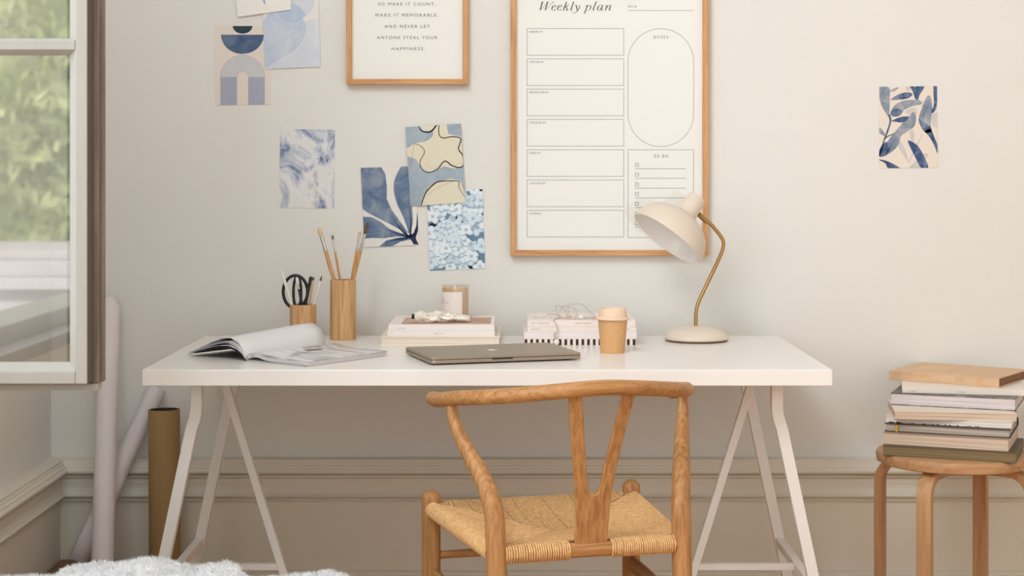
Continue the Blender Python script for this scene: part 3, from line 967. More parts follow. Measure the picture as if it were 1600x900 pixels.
# hydrangea photograph
hyc = [(666.5, 300), (754, 295.7), (758.2, 419.2), (672, 423)]
rnd = random.Random(3)
cols = [(232, 240, 245), (218, 231, 240), (204, 220, 233), (186, 207, 224), (166, 191, 211)]
pm = [mat('petal_%s' % n, c, .7, spec=.1) for n, c in zip('abcde', cols)]
sh = [mat('petal_shade_%s' % n, c, .7, spec=.1) for n, c in zip('ab', [(146, 174, 196), (176, 200, 216)])]
lay = [(mat('hydrangea_deep', (112, 142, 168), .7, spec=.1), [[(660, 290), (765, 290), (765, 430), (660, 430)]]), (mat('hydrangea_dark', (34, 48, 62), .7, spec=.1), [ell(x, y, rx, ry, 0, 360, 10) for x, y, rx, ry in ((750, 298, 9, 5), (676, 355, 6, 7), (748, 340, 7, 5), (715, 343, 7, 5), (735, 380, 5, 6), (690, 414, 10, 5), (738, 416, 8, 4), (744, 362, 4, 4))])]
for i in range(95):
    cx, cy = rnd.uniform(662, 762), rnd.uniform(296, 424)
    if any(math.hypot(cx - x, cy - y) < 7 for x, y in ((752, 298), (676, 355), (690, 415), (740, 416))):
        continue
    R_ = rnd.uniform(9, 14); a0 = rnd.uniform(0, 1.57); tone = min(4, max(0, int(abs(rnd.gauss(0, 1.5)))))
    ph = rnd.uniform(0, 6.3)
    def quat(k, dx=0, dy=0, lo=.42):
        out_ = []
        for j in range(36):
            a = 2 * math.pi * j / 36
            r = R_ * k * (lo + (1 - lo) * abs(math.cos(2 * (a - a0))) ** .55) * (1 + .12 * math.sin(3 * a + ph))
            out_.append((cx + dx + r * math.cos(a), cy + dy + r * .88 * math.sin(a)))
        return out_
    lay += [(sh[0], [quat(1, .5, 1.1)]), (pm[min(4, tone + 1)], [quat(1)]), (pm[tone], [quat(.82, -.3, -.5)]), (sh[1], [quat(.3, 0, 0, .15)]), (sh[0], [ell(cx, cy, .9, .8, 0, 300, 6)])]
# flatten the many layers to a few heights, later florets over earlier ones
D_ = .0000055
def card_many(label, corners, paper_mat, layers, order):
    D = YW - .0012 - .0016 * order
    c = sum((W(*p, D) for p in corners), Vector()) / 4
    t = thing('art_print', label, 'art print', c, 0, 'art prints taped to the wall')
    MB().prism([W(*p, D) for p in corners], (0, .0006, 0)).build('paper_sheet', paper_mat, t, world=True)
    b = MB(); mats = []
    for i, (m, polys) in enumerate(layers):
        if m not in mats:
            mats.append(m)
        for q in polys:
            flat(b, [clip_poly(q, list(corners))], D - .00003 - D_ * i, mats.index(m))
    b.build('printed_design', mats, t, world=True)
card_many('print of pale blue hydrangea petals filling the whole sheet', hyc, mat('white_print_paper', (232, 230, 226)), lay, 0)
# lone botanical print
G = lambda p, sm=3: zo_(1360, 120, 5.625, p, sm)
gh = wc('ghost', (196, 192, 192), (206, 201, 198), (214, 207, 201), 30)
g1 = wc('grey_leaf', (110, 126, 148), (146, 154, 168), (180, 180, 182), 34)
g2 = wc('blue_leaf', (46, 68, 106), (82, 102, 136), (128, 142, 164), 40)
def seg(pts, w0, w1):
    return ribbon(G(smooth2(pts, 5, False), 0), w0, w1)
card('lone botanical print of blue grey watercolour leaves, taped above the stool', [(1374, 135.5), (1464, 134.5), (1465.3, 262), (1373.5, 263)], mat('botanical_paper', (233, 221, 208), .7, spec=.2),
     [(gh, [G([(240, 545), (290, 600), (330, 740), (300, 700), (250, 620)]), G([(345, 480), (385, 470), (380, 580), (360, 570)]), G([(330, 810), (400, 740), (450, 680), (510, 680), (470, 740), (420, 810)]), G([(310, 300), (380, 270), (410, 300), (390, 350), (330, 330)]), G([(540, 330), (600, 330), (600, 430), (545, 430)]), G([(310, 90), (360, 85), (330, 130)])] + seg([(335, 760), (400, 620), (460, 500)], 1.6, 1.6)),
      (g1, [G([(70, 85), (165, 95), (170, 200), (165, 345), (130, 310), (90, 230)]), G([(170, 130), (200, 105), (250, 92), (215, 125)]), G([(172, 208), (200, 180), (270, 145), (330, 135), (372, 150), (350, 180), (290, 200), (200, 205)]),
            G([(175, 330), (190, 280), (240, 230), (330, 205), (430, 207), (452, 240), (380, 255), (300, 290), (270, 330), (210, 352)]),
            G([(375, 308), (402, 350), (388, 430), (330, 480), (270, 520), (250, 590), (200, 650), (130, 695), (80, 698), (130, 600), (200, 500), (280, 410), (340, 350)]),
            G([(510, 163), (535, 190), (542, 290), (530, 400), (532, 480), (480, 490), (440, 430), (423, 370), (450, 280), (480, 200)]), G([(75, 445), (110, 470), (130, 520), (75, 490)])]),
      (g2, [G([(250, 170), (300, 140), (368, 148), (345, 178), (290, 196), (255, 192)]), G([(178, 325), (200, 285), (240, 280), (282, 300), (260, 340), (208, 350)]), G([(182, 390), (260, 355), (340, 350), (290, 400), (220, 395)]),
            G([(80, 640), (130, 575), (190, 590), (170, 650), (130, 692), (78, 698)]), G([(424, 370), (470, 400), (530, 440), (534, 482), (480, 490), (440, 430)]), G([(480, 480), (530, 460), (562, 530), (592, 610), (592, 680), (560, 600), (520, 530)]),
            G([(553, 80), (584, 80), (582, 262), (545, 322), (538, 290), (558, 240)]), G([(348, 85), (386, 85), (402, 150), (395, 195), (372, 130)]), G([(395, 85), (474, 85), (432, 160), (420, 205), (395, 195), (402, 130)]),
            G([(328, 558), (400, 592), (440, 640), (482, 720), (508, 800), (448, 805), (400, 720), (360, 640)]), G([(70, 728), (130, 735), (200, 765), (260, 806), (160, 806), (130, 760)])] + seg([(163, 330), (176, 390), (150, 480), (125, 545), (78, 700)], 3.4, 2.0) + seg([(125, 540), (160, 520), (210, 500)], 2.4, 1.2))], 0)

# ------------------------------------------------------------------ desk lamp
M_cream = mat('cream_lacquer', (224, 210, 193), 0.42, spec=.4)
M_brass = mat('brushed_brass', (182, 144, 94), 0.34, metal=1.0, bump=.05, bscale=400)
YL = 4.27
lamp = thing('desk_lamp', 'cream desk lamp with dome shade on a bent brass stem', 'lamp', (X(1088, YL), YL, ZD))
R_ = 50 * YL / F
b = MB(); b.lathe([(0, .0055), (R_ * .99, .0055), (R_, .008), (R_ * .985, .012), (R_ * .93, .018), (R_ * .8, .026), (R_ * .6, .033), (R_ * .35, .037), (R_ * .12, .0385), (0, .0385)], 48)
b.build('base', M_cream, lamp)
b = MB(); b.lathe([(0, 0), (R_ * .95, 0), (R_ * .97, .002), (R_ * .97, .0055), (0, .0055)], 48); b.build('base_ring', mat('dark_bronze', (120, 96, 74), .4, metal=.6), lamp)
st = [W(px, py, YL) for px, py in ((1087.2, 516), (1087.2, 500), (1087.6, 490), (1089.5, 478), (1095, 464), (1106, 441), (1118, 416), (1127, 396), (1130.2, 385), (1130, 377), (1126, 369), (1119, 360), (1109, 349), (1096, 338))]
b = MB(); b.tube(cr(st, 5), 2.9 * YL / F, 12); b.build('stem', M_brass, lamp, world=True)
b = MB(); b.tube([W(1091.5, 334.5, YL - .004), W(1093, 336, YL - .002), W(1105, 347, YL)], 4.1 * YL / F, 14)
b.build('joint', M_brass, lamp, world=True)
b = MB(); b.tube([W(1087.2, 517, YL), W(1087.2, 511.5, YL)], 4.4 * YL / F, 14); b.build('stem_collar', M_brass, lamp, world=True)
tilt = math.radians(12.5)
u = Vector((.62 * math.cos(tilt), math.sin(tilt), .785 * math.cos(tilt)))
oc = W(1041.5, 373.5, YL - .035)
MS = along(oc, oc + u)
b = MB(); b.lathe([(.1005, 0), (.1018, .002), (.1012, .008), (.096, .030), (.086, .049), (.070, .0635), (.050, .0735), (.036, .0785), (.0300, .0815), (.0282, .087), (.0272, .100), (.0236, .133), (.0220, .1355), (0, .1358)], 56, MS); b.build('shade', M_cream, lamp, world=True)
b = MB(); b.lathe([(.1005, 0), (.0985, .001), (.0935, .029), (.084, .0465), (.069, .061), (.048, .070), (.025, .074), (0, .075)], 56, MS); b.build('shade_lining', mat('white_enamel', (244, 238, 234), .25, spec=.5), lamp, world=True)
b = MB(); b.lathe([(.011, .073), (.011, .068), (.016, .062), (.018, .055), (.015, .047), (.008, .043), (0, .042)], 24, MS); b.build('bulb', mat('bulb_glass', (246, 242, 236), .2), lamp, world=True)

# ------------------------------------------------------------------ books
def book(label, P0, ang, L, depth, z0, th, cover, pages, spine_front=False, ct=.0025, over=.004, group=None, extra=None, name='book'):
    """P0: front corner at the lower-x end; local x along the long edge, y away from the viewer."""
    t = thing(name, label, 'book', (P0[0], P0[1], z0), ang, group)
    b = MB()
    b.box(0, L, 0, depth, 0, ct); b.box(0, L, 0, depth, th - ct, th)
    if spine_front:
        b.box(0, L, 0, ct, ct, th - ct)
    else:
        b.box(0, L, depth - ct, depth, ct, th - ct)
    b.build('cover', cover, t, bevel=min(.0008, ct * .35))
    y0 = ct if spine_front else over
    y1 = depth - over if spine_front else depth - ct
    b = MB(); b.box(over, L - over, y0, y1, ct, th - ct)
    b.build('page_block', pages, t)
    return t


def marks(t, name, m, runs, y=-.0004, seed=1):
    """Small illegible lettering on a spine: (x0, x1, z0, z1) runs of separate strokes."""
    rnd = random.Random(seed); b = MB()
    for x0, x1, z0, z1 in runs:
        x = x0
        while x < x1:
            w = rnd.uniform(.0011, .0026) * ((z1 - z0) / .003) ** .5
            if rnd.random() < .86:
                s = rnd.uniform(-.0004, .0004)
                if rnd.random() < .5:
                    b.add([(x, y, z0), (x + w * .35, y, z0), (x + w * .35 + s, y, z1), (x + s, y, z1)], [(0, 1, 2, 3)])
                    b.add([(x, y, z1 - .0004), (x + w, y, z1 - .0004), (x + w, y, z1), (x, y, z1)], [(0, 1, 2, 3)])
                else:
                    q = ell(x + w / 2, (z0 + z1) / 2, w / 2, (z1 - z0) / 2, 0, 360, 10)
                    for r_ in ribbon(q, .0004):
                        b.add([(p[0], y, p[1]) for p in r_], [(0, 1, 2, 3)])
            x += w * 1.35
    o = b.build(name, m, t); o['kind'] = 'stuff'
    return o


P_white = page_mat('pages_white', (240, 232, 226), (214, 204, 196))
P_cream = page_mat('pages_cream', (243, 231, 216), (224, 208, 190))
P_lilac = page_mat('pages_lilac', (226, 216, 216), (196, 182, 182))
P_beige = page_mat('pages_beige', (226, 204, 184), (190, 166, 144))
P_grey = page_mat('pages_grey', (206, 194, 180), (150, 136, 122))
P_olive = page_mat('pages_olive', (138, 120, 88), (118, 100, 72))
C_white = mat('white_cover', (243, 233, 228), .45)
C_blush = mat('blush_cover', (242, 228, 221), .45)
G1 = 'books stacked under the candle'
yb_ = 4.142
book('thick cream book with recessed pages, lowest under the candle', (X(594.5, yb_), yb_), 0, X(781.5, yb_) - X(594.5, yb_), .275, ZD, .0232, mat('cream_cover', (242, 231, 216), .55), P_cream, False, .0022, .0025, G1)
z = ZD + .0232
k2 = book('slim white book, middle of the three under the candle', (X(605, 4.15), 4.15), 0, X(773, 4.15) - X(605, 4.15), .265, z, .0142, C_white, P_white, True, .0018, .003, G1)
marks(k2, 'spine_lettering', M_grey, [(.115, .140, .0062, .0080)], seed=4)
z += .0142
k3 = book('white book with a tan picture on its cover, directly under the candle', (X(607, 4.152), 4.152), 0, X(772.5, 4.152) - X(607, 4.152), .262, z, .0148, C_white, P_white, True, .0018, .003, G1)
b = MB(); b.add([(.030, .012, .01502), (.252, .012, .01502), (.252, .20, .01502), (.030, .20, .01502)], [(0, 1, 2, 3)])
b.build('cover_picture', ramp_mat('tan_photo', [(.3, (176, 140, 116)), (.6, (206, 176, 152)), (.8, (216, 190, 168))], (8, 8, 8), 3), k3)
marks(k3, 'spine_lettering', M_grey, [(.022, .044, .0046, .0062)], seed=5)
z_top1 = z + .0148

G2 = 'books stacked under the earphones'
ys = 4.152
L2 = X(995, ys) - X(818.5, ys)
z = ZD
s1 = book('book with black and white striped spine, lowest under the earphones', (X(818.5, ys), ys), 0, L2 - .004, .235, z, .0172, mat('cream_white_cover', (243, 230, 220), .5), P_white, True, .002, .003, G2)
b = MB()
for k in range(20):
    x = .0020 + k * .01405
    b.box(x, x + .0066, -.0005, .0006, .0014, .0160)
b.build('spine_stripes', mat('stripe_black', (48, 28, 22), .55), s1)
z += .0172
s2 = book('thick lilac white book lying on the striped one', (X(818.5, ys + .002), ys + .002), 0, L2, .232, z, .0172, mat('lilac_cover', (240, 228, 227), .5), P_white, True, .002, .003, G2)
z += .0172
s3 = book('slim blush white book, second from the top under the earphones', (X(824, ys + .003), ys + .003), 0, L2 - .010, .230, z, .0122, C_blush, P_white, True, .0016, .003, G2)
marks(s3, 'spine_lettering', M_grey, [(.010, .032, .0046, .0066), (.242, .252, .0046, .0066)], seed=6)
z += .0122
s4 = book('blush book with grey lettering, topmost under the tangled earphones', (X(824, ys + .004), ys + .004), 0, L2 - .012, .222, z, .0158, C_blush, P_white, True, .0018, .003, G2)
marks(s4, 'spine_lettering', M_grey, [(.010, .024, .0066, .0096), (.028, .052, .0066, .0096), (.118, .160, .0072, .0092)], seed=7)
b = MB()
for x0, x1 in ((.016, .026), (.034, .046), (.056, .062)):
    b.add([(x0, .06, .01602), (x1, .06, .01602), (x1, .085, .01602), (x0, .085, .01602)], [(0, 1, 2, 3)])
b.build('cover_lettering', mat('pale_grey_ink', (206, 196, 192), .7), s4)
z_top2 = z + .0158

# ------------------------------------------------------------------ candle, paint tube
yc = 4.338
cc = (X(711.5, yc), yc, z_top1)
candle = thing('scented_candle', 'scented candle in a clear glass with a cream paper label', 'candle', cc)
rc = 21.5 * yc / F; hc = .0855
b = MB(); b.lathe([(0, 0), (rc * .96, 0), (rc, .003), (rc, hc), (rc - .0022, hc), (rc - .0022, .009), (0, .009)], 40); b.build('glass_tumbler', glass('tumbler_glass', .10, (.97, .96, .95)), candle)
b = MB(); b.lathe([(0, .0095), (rc - .0026, .0095), (rc - .0026, hc - .007), (rc - .006, hc - .0085), (0, hc - .0085)], 40); b.build('wax', mat('amber_wax', (238, 206, 170), .5), candle)
b = MB(); b.tube([(.004, 0, hc - .009), (.0042, 0, hc - .004), (.0048, 0, hc - .001)], .0009, 6); b.build('wick', M_black, candle)
b = MB(); b.lathe([(rc + .0004, .0115), (rc + .0004, hc - .0165)], 24, None, 0, math.radians(170), math.radians(302)); lb = b.build('paper_label', mat('label_paper', (246, 238, 232), .6), candle)
b = MB()
def on_label(x, z_):           # x measured along the label from its middle
    a = math.radians(232) + x / rc
    return ((rc + .0007) * math.cos(a), (rc + .0007) * math.sin(a), z_)
for q in text_polys('ROSE', -.020, -.004, 0, 3.6, 1.2) if False else []:
    pass
rnd = random.Random(9)
for x0, x1, z0 in ((-.022, -.006, .046), (-.022, .008, .0395), (-.009, -.005, .0215)):
    x = x0
    while x < x1:
        w = rnd.uniform(.0016, .0026)
        b.add([on_label(x, z0), on_label(x + .0007, z0), on_label(x + .0007, z0 + .0034), on_label(x, z0 + .0034)], [(0, 1, 2, 3)])
        b.add([on_label(x, z0 + .003), on_label(x + w, z0 + .003), on_label(x + w, z0 + .0034), on_label(x, z0 + .0034)], [(0, 1, 2, 3)])
        x += w * 1.3
b.build('label_lettering', mat('label_ink', (186, 178, 172), .7), candle)['kind'] = 'stuff'

yt = 4.213
tp = thing('paint_tube', 'crumpled white metal paint tube with black cap lying before the candle', 'paint tube', (X(690, yt), yt, z_top1))
b = MB(); rnd = random.Random(5)
x0, x1 = X(648, yt), X(734, yt)
def tube_pt(uu, vv):
    x = x0 + (x1 - x0) * uu
    a = 2 * math.pi * vv
    e = min(1, uu / .12)
    rz = .0150 * (1 - .52 * uu) * (.55 + .45 * e) + .0008
    ry = (.0105 + .010 * uu) * (.6 + .4 * e)
    zc = .0155 - .0065 * uu - .002 * math.sin(uu * 7)
    n = noise.noise(Vector((uu * 9, math.cos(a) * 1.6, math.sin(a) * 1.6))) * .0085 + noise.noise(Vector((uu * 26, math.cos(a) * 3, math.sin(a) * 3 + 5))) * .0018
    env = math.sin(math.pi * min(1, uu * 1.1 + .05)) if uu < .9 else .3
    zz = zc + (rz + n * env) * math.sin(a)
    return Vector((x, yt + (ry + n * env) * math.cos(a) + .012 * (uu - .5), z_top1 + max(.0006, zz)))
b.grid(tube_pt, 40, 22)
b.build('tube_body', mat('painted_foil', (236, 229, 217), .4, metal=.1, spec=.6, var=.06, vscale=(60, 60, 60)), tp, world=True, weld=True, sharp=28)
b = MB(); b.lathe([(0, 0), (.0062, 0), (.0066, .002), (.006, .0095), (0, .0095)], 16, along((x0 + .002, yt - .0055, z_top1 + .0150), (x0 - .01, yt - .006, z_top1 + .0154)))
b.build('cap', M_black, tp, world=True)

# ------------------------------------------------------------------ earphones on the second stack
ye = 4.20
ear = thing('earphones', 'white wired earphones tangled on the book stack, one bud hanging over the spines', 'earphones', (X(890, ye), ye, z_top2))
M_wire = mat('white_cable', (196, 182, 168), .45)
def E(p, D=ye):
    return W(840 + p[0] / 11.25, 470 + p[1] / 11.25, D)
def onbook(p, D):
    v = E(p, D); v.z = max(v.z, z_top2 + .0013); return v
c1 = [onbook(p, d) for p, d in (((160, 250), 4.25), ((250, 232), 4.25), ((350, 250), 4.24), ((420, 300), 4.22), ((520, 330), 4.20), ((640, 310), 4.19), ((700, 230), 4.19), ((660, 150), 4.20), ((560, 95), 4.21), ((450, 100), 4.22), ((395, 170), 4.22), ((400, 290), 4.21), ((500, 345), 4.19), ((640, 350), 4.18), ((800, 345), 4.18), ((960, 340), 4.18), ((1040, 345), 4.18))]
c2 = [onbook(p, d) for p, d in (((380, 330), 4.20), ((330, 190), 4.24), ((320, 110), 4.25), ((370, 85), 4.25), ((450, 130), 4.24), ((510, 220), 4.23), ((525, 300), 4.23), ((600, 300), 4.24), ((560, 250), 4.26), ((540, 80), 4.27), ((640, 62), 4.27), ((720, 50), 4.27), ((800, 75), 4.27), ((870, 140), 4.27), ((950, 220), 4.26), ((1000, 250), 4.25), ((1000, 290), 4.22), ((880, 290), 4.20), ((760, 330), 4.19))]
c3 = [onbook(p, d) for p, d in (((400, 330), 4.20), ((330, 320), 4.19))] + [E(p, d) for p, d in (((285, 322), 4.158), ((292, 372), 4.148), ((330, 420), 4.147), ((348, 480), 4.147), ((345, 560), 4.146), ((300, 560), 4.144))]
b = MB()
for c in (c1, c2, c3):
    b.tube(cr(c, 6), .0012, 7)
b.build('cable', M_wire, ear, world=True)
def bud(p, q, D, lab=None):
    """Stem from p to q with the pod at q."""
    a, c = E(p, D), E(q, D)
    b = MB(); b.tube([a, c], [.0022, .0028], 10)
    b.build('earbud_stem', M_wire, ear, world=True)
    M = along(c, c + Vector((.5, -.85, -.15)))
    b = MB(); b.lathe([(0, -.006), (.005, -.0045), (.0075, 0), (.0068, .0045), (.0045, .008), (.002, .009), (0, .0092)], 16, M); o = b.build('earbud', mat('white_bud', (238, 232, 226), .35), ear, world=True)
    b = MB(); b.lathe([(.0022, .0086), (.0018, .0091), (0, .0092)], 12, M); b.build('mesh_grille', M_black, o, world=False, origin=-Vector((0, 0, 0)) + Vector(ear.location)) if False else None
    return o
bud((292, 555), (325, 725), 4.142)
bud((690, 330), (760, 285), 4.19)

# ------------------------------------------------------------------ coffee cup
yk = 3.992
cup = thing('coffee_cup', 'kraft paper takeaway coffee cup with a beige lid', 'cup', (X(957.3, yk), yk, ZD))
px = yk / F
M_kraft = mat('kraft_paper', (214, 166, 116), .65, var=.04, vscale=(90, 90, 90), spec=.3)
M_lid = mat('beige_lid', (236, 205, 178), .5, spec=.4)
b = MB(); b.lathe([(0, .003), (18.2 * px, .003), (18.4 * px, 0), (18.9 * px, 0), (23.1 * px, .0815), (22.4 * px, .0815), (18.2 * px, .006), (0, .006)], 44); b.build('cup_body', M_kraft, cup)
b = MB(); h0 = .078
b.lathe([(23.6 * px, h0), (25.6 * px, h0 + .0005), (27.0 * px, h0 + .0025), (27.0 * px, h0 + .0045), (25.3 * px, h0 + .0075), (22.6 * px, h0 + .0082), (22.4 * px, h0 + .010), (21.0 * px, h0 + .0262), (20.2 * px, h0 + .0276), (18.6 * px, h0 + .0272), (17.8 * px, h0 + .0235), (0, h0 + .0235)], 48)
b.build('lid', M_lid, cup)
b = MB(); b.lathe([(0, h0 + .0238), (.003, h0 + .0238)], 12, Matrix.Translation((-.006, -.016, 0))); b.build('sip_hole', mat('sip_dark', (120, 92, 70), .8), cup)

# ------------------------------------------------------------------ laptop
M_alu = mat('space_grey_aluminium', (168, 154, 136), .42, metal=.85, bump=.03, bscale=900)
M_alud = mat('laptop_gap', (50, 44, 40), .6)
lap = thing('laptop', 'closed grey aluminium laptop lying on the desk before the coffee cup', 'laptop', (-.1800, 3.727, ZD), math.radians(17.5))
LL, LD = .356, .243
def rr_poly(L, D, r, z, ins=0):
    pts = []
    for cx, cy, a0 in ((L - r, r, -90), (L - r, D - r, 0), (r, D - r, 90), (r, r, 180)):
        for k in range(6):
            a = math.radians(a0 + 90 * k / 5)
            pts.append((cx + (r - ins) * math.cos(a), cy + (r - ins) * math.sin(a), z))
    return pts
b = MB(); b.prism(rr_poly(LL, LD, .012, .0035), (0, 0, .0078)); 
b.build('base', M_alu, lap, bevel=.0012)
b = MB(); b.prism(rr_poly(LL, LD, .012, .0113, .0012), (0, 0, .0009)); b.build('lid_gap', M_alud, lap)
b = MB(); b.prism(rr_poly(LL, LD, .012, .0122), (0, 0, .0048)); b.build('screen_lid', M_alu, lap, bevel=.0012)
b = MB(); b.box(LL * .40, LL * .535, -.0004, .004, .0085, .0118); b.build('finger_notch', M_alud, lap)
for fx in (.03, LL - .03):
    for fy in (.03, LD - .03):
        b = MB(); b.lathe([(0, 0), (.008, 0), (.009, .0036), (0, .0036)], 14, Matrix.Translation((fx, fy, 0))); b.build('rubber_foot', M_black, lap)
# bitten-fruit emblem, lying flat on the lid, upright for someone behind the laptop
ap = [(-.1, .95), (0, .88), (.25, .98), (.55, .92), (.78, .62)]
body = smooth2([(0, .82), (.28, .95), (.6, .85), (.74, .70), (.55, .48), (.52, .22), (.72, -.05), (.80, -.10), (.66, -.5), (.42, -.86), (.2, -.9), (0, -.82), (-.2, -.9), (-.42, -.86), (-.72, -.4), (-.84, .1), (-.74, .6), (-.5, .88), (-.25, .94)], 4)
leafp = smooth2([(.02, 1.05), (.05, 1.3), (.3, 1.55), (.3, 1.3), (.2, 1.12)], 3)
b = MB(); sc_ = .0135
for poly in (body, leafp):
    b.add([(LL / 2 - p[0] * sc_, LD / 2 - p[1] * sc_, .01705) for p in poly], [list(range(len(poly)))])
b.build('lid_emblem', mat('emblem_mirror', (226, 214, 198), .12, metal=.9), lap)

# ------------------------------------------------------------------ open magazine
M_page = mat('magazine_paper', (226, 223, 224), .5, spec=.35)
M_cover = mat('magazine_cover', (40, 38, 40), .4)
ang = math.radians(-36.2)
mag = thing('open_magazine', 'open magazine with curling pages lying at the window end of the desk', 'magazine', (-.605, 3.816, ZD), ang)
PW, PH = .190, .270
def hump(t):                       # 0 at the spine, 1 at the free edge
    pts = [(0, 0), (.07, .50), (.16, .82), (.30, 1.0), (.45, .93), (.62, .68), (.8, .36), (.92, .13), (1, .0)]
    for i in range(len(pts) - 1):
        if t <= pts[i + 1][0]:
            a, c = pts[i], pts[i + 1]
            f = (t - a[0]) / (c[0] - a[0]); f = f * f * (3 - 2 * f) * .35 + f * .65
            return a[1] + (c[1] - a[1]) * f
    return 0
def left_sheet(hfront, hback, zend, shrink, zs, bulge):
    def fn(uu, vv):
        h = hfront + (hback - hfront) * vv
        x = -PW * shrink * uu + bulge * (.6 + .8 * vv) * math.sin(min(1, uu / .42) * math.pi) * (1 if uu < .42 else 0)
        return Vector((x, PH * vv, zs + h * hump(uu) + zend * uu))
    return fn
sheets = [('cover_leaf', M_cover, left_sheet(.0235, .030, .0012, 1.0, .0030, .000)), ('page', M_page, left_sheet(.0265, .034, .0022, .995, .0045, .001)), ('page', M_page, left_sheet(.0315, .040, .0028, .985, .0055, .002)),
          ('page', M_page, left_sheet(.034, .044, .0034, .975, .0060, .003)), ('page', M_page, left_sheet(.041, .056, .0075, .90, .0065, .006))]
for nme, m, fn in sheets:
    b = MB(); b.grid(fn, 36, 8)
    o = b.build(nme, m, mag)
    md = o.modifiers.new('thickness', 'SOLIDIFY'); md.thickness = .0006 if nme == 'page' else .0009; md.offset = -1
# right half: a block of pages with a picture on the open page
def rz_(uu, top):
    return .0025 + (top + .0068 * math.exp(-((uu - .16) / .16) ** 2)) * min(1, uu / .05 + .15) - .0012 * uu
for i, (top, shr) in enumerate(((.0035, .985), (.0062, .99), (.0085, .995), (.0108, 1.0))):
    def fn(uu, vv, top=top, shr=shr):
        return Vector((PW * shr * uu, PH * vv, rz_(uu, top)))
    b = MB(); b.grid(fn, 30, 6)
    if i == 3:
        o = b.build('page', ramp_mat('magazine_photo', [(.34, (150, 146, 146)), (.46, (206, 203, 203)), (.58, (228, 226, 227)), (.72, (190, 187, 188))], (7, 22, 3), 3, .6, .4, .4, rot=(0, 0, .35)), mag)
    else:
        o = b.build('page', M_page, mag)
    md = o.modifiers.new('thickness', 'SOLIDIFY'); md.thickness = .0018; md.offset = -1
b = MB(); b.box(.002, PW * .998, .001, PH - .001, .0006, .0022); b.box(PW - .012, PW - .0005, .001, PH - .001, .0006, .0108)
b.build('page_block', mat('magazine_edge', (206, 200, 198), .6), mag)
b = MB()
def onpage(poly, m):
    b.add([(p[0], p[1], rz_(p[0] / PW, .0108) + .0004) for p in poly], [list(range(len(poly)))], m)
onpage([(.050, .135), (.066, .135), (.070, .185), (.056, .185)], 0); onpage([(.066, .08), (.075, .08), (.078, .135), (.070, .135)], 1); onpage([(.085, .05), (.094, .05), (.092, .085), (.085, .085)], 1)
onpage([(.03, .15), (.045, .15), (.045, .21), (.032, .21)], 1)
b.build('page_picture', [mat('photo_brown', (124, 108, 96), .5), mat('photo_taupe', (168, 158, 150), .5)], mag)

# ------------------------------------------------------------------ desk tidies and their contents
M_bamboo = ramp_mat('acacia_wood', [(.22, (168, 120, 76)), (.40, (202, 156, 108)), (.5, (220, 176, 128)), (.58, (192, 144, 96)), (.7, (216, 174, 126)), (.85, (180, 132, 86))], (48, 48, 2.5), 3, .2, .5, .35)
def tidy(label, pxc, Yc, r, h):
    t = thing('desk_tidy', label, 'pencil holder', (X(pxc, Yc), Yc, ZD), 0, 'round wooden desk tidies')
    b = MB(); b.lathe([(0, .0), (r - .001, 0), (r, .001), (r, h - .001), (r - .001, h), (r - .0055, h), (r - .0065, h - .001), (r - .0065, .008), (0, .008)], 40)
    b.build('body', M_bamboo, t)
    return t
YT = 4.312
tall = tidy('tall wooden holder filled with four paint brushes', 536, YT, 20.3 * YT / F, .153)
YSm = 4.30
short = tidy('short wooden holder with scissors and pencils, behind the magazine', 473.5, YSm, 20.6 * YSm / F, .0905)

M_handle = wood('brush_handle', (178, 122, 70), (206, 154, 98), (220, 172, 120), 'z', 1.0)
M_silver = mat('silver_ferrule', (206, 204, 200), .25, metal=1.0)
def brush(label, tip, rim, D, hw, fl, bl_, bristle, handle=None, group='paint brushes in the tall wooden holder', floor_z=.0085, dy0=0.0, dy1=0.0):
    """tip/rim: photo px of the bristle tip and where the handle passes the holder's rim."""
    a, c = W(*tip, D + dy0), W(*rim, D + dy1)
    d = (a - c).normalized()
    k = (c.z - (ZD + floor_z)) / d.z
    foot = c - d * k
    t = thing('paint_brush', label, 'paint brush', foot, 0, group)
    L = (a - foot).length
    M = along((0, 0, 0), a - foot)
    b = MB(); b.lathe([(0, 0), (hw * .45, 0), (hw * .6, L * .15), (hw, L - bl_ - fl - .03), (hw * .85, L - bl_ - fl), (0, L - bl_ - fl)], 12, M); b.build('handle', handle or M_handle, t)
    b = MB(); b.lathe([(hw * .8, L - bl_ - fl - .002), (hw * .9, L - bl_ - fl), (hw * .75, L - bl_ - fl * .5), (hw * .9, L - bl_), (0, L - bl_)], 14, M); b.build('ferrule', M_silver, t)
    b = MB(); b.lathe([(hw * .85, L - bl_ - .001), (hw * 1.15, L - bl_ * .55), (hw * .9, L - bl_ * .15), (hw * .25, L), (0, L)], 12, M); b.build('bristles', bristle, t)
    return t
M_hair1 = mat('hog_bristle', (222, 192, 156), .8, bump=.3, bscale=900); M_hair2 = mat('grey_bristle', (132, 126, 116), .8); M_hair3 = mat('dark_bristle', (104, 80, 62), .8)
px_ = YT / F
brush('paint brush with plump pale bristles, leaning towards the window', (498.5, 356.5), (522, 438), YT, 3.4 * px_, .040, .021, M_hair1)
brush('slender paint brush with small grey bristles, second in the tall holder', (519, 367), (531.5, 438), YT, 2.0 * px_, .034, .012, M_hair2, dy0=.005, dy1=.004)
brush('paint brush with thin cream tip, behind the dark bristled one', (562.5, 362), (549.5, 438), YT, 2.5 * px_, .036, .012, M_hair1, dy0=.012, dy1=.006)
brush('paint brush with long dark bristles, leaning towards the candle', (574.5, 347.5), (551.5, 438), YT, 3.0 * px_, .044, .030, M_hair3, dy0=-.006, dy1=-.004)

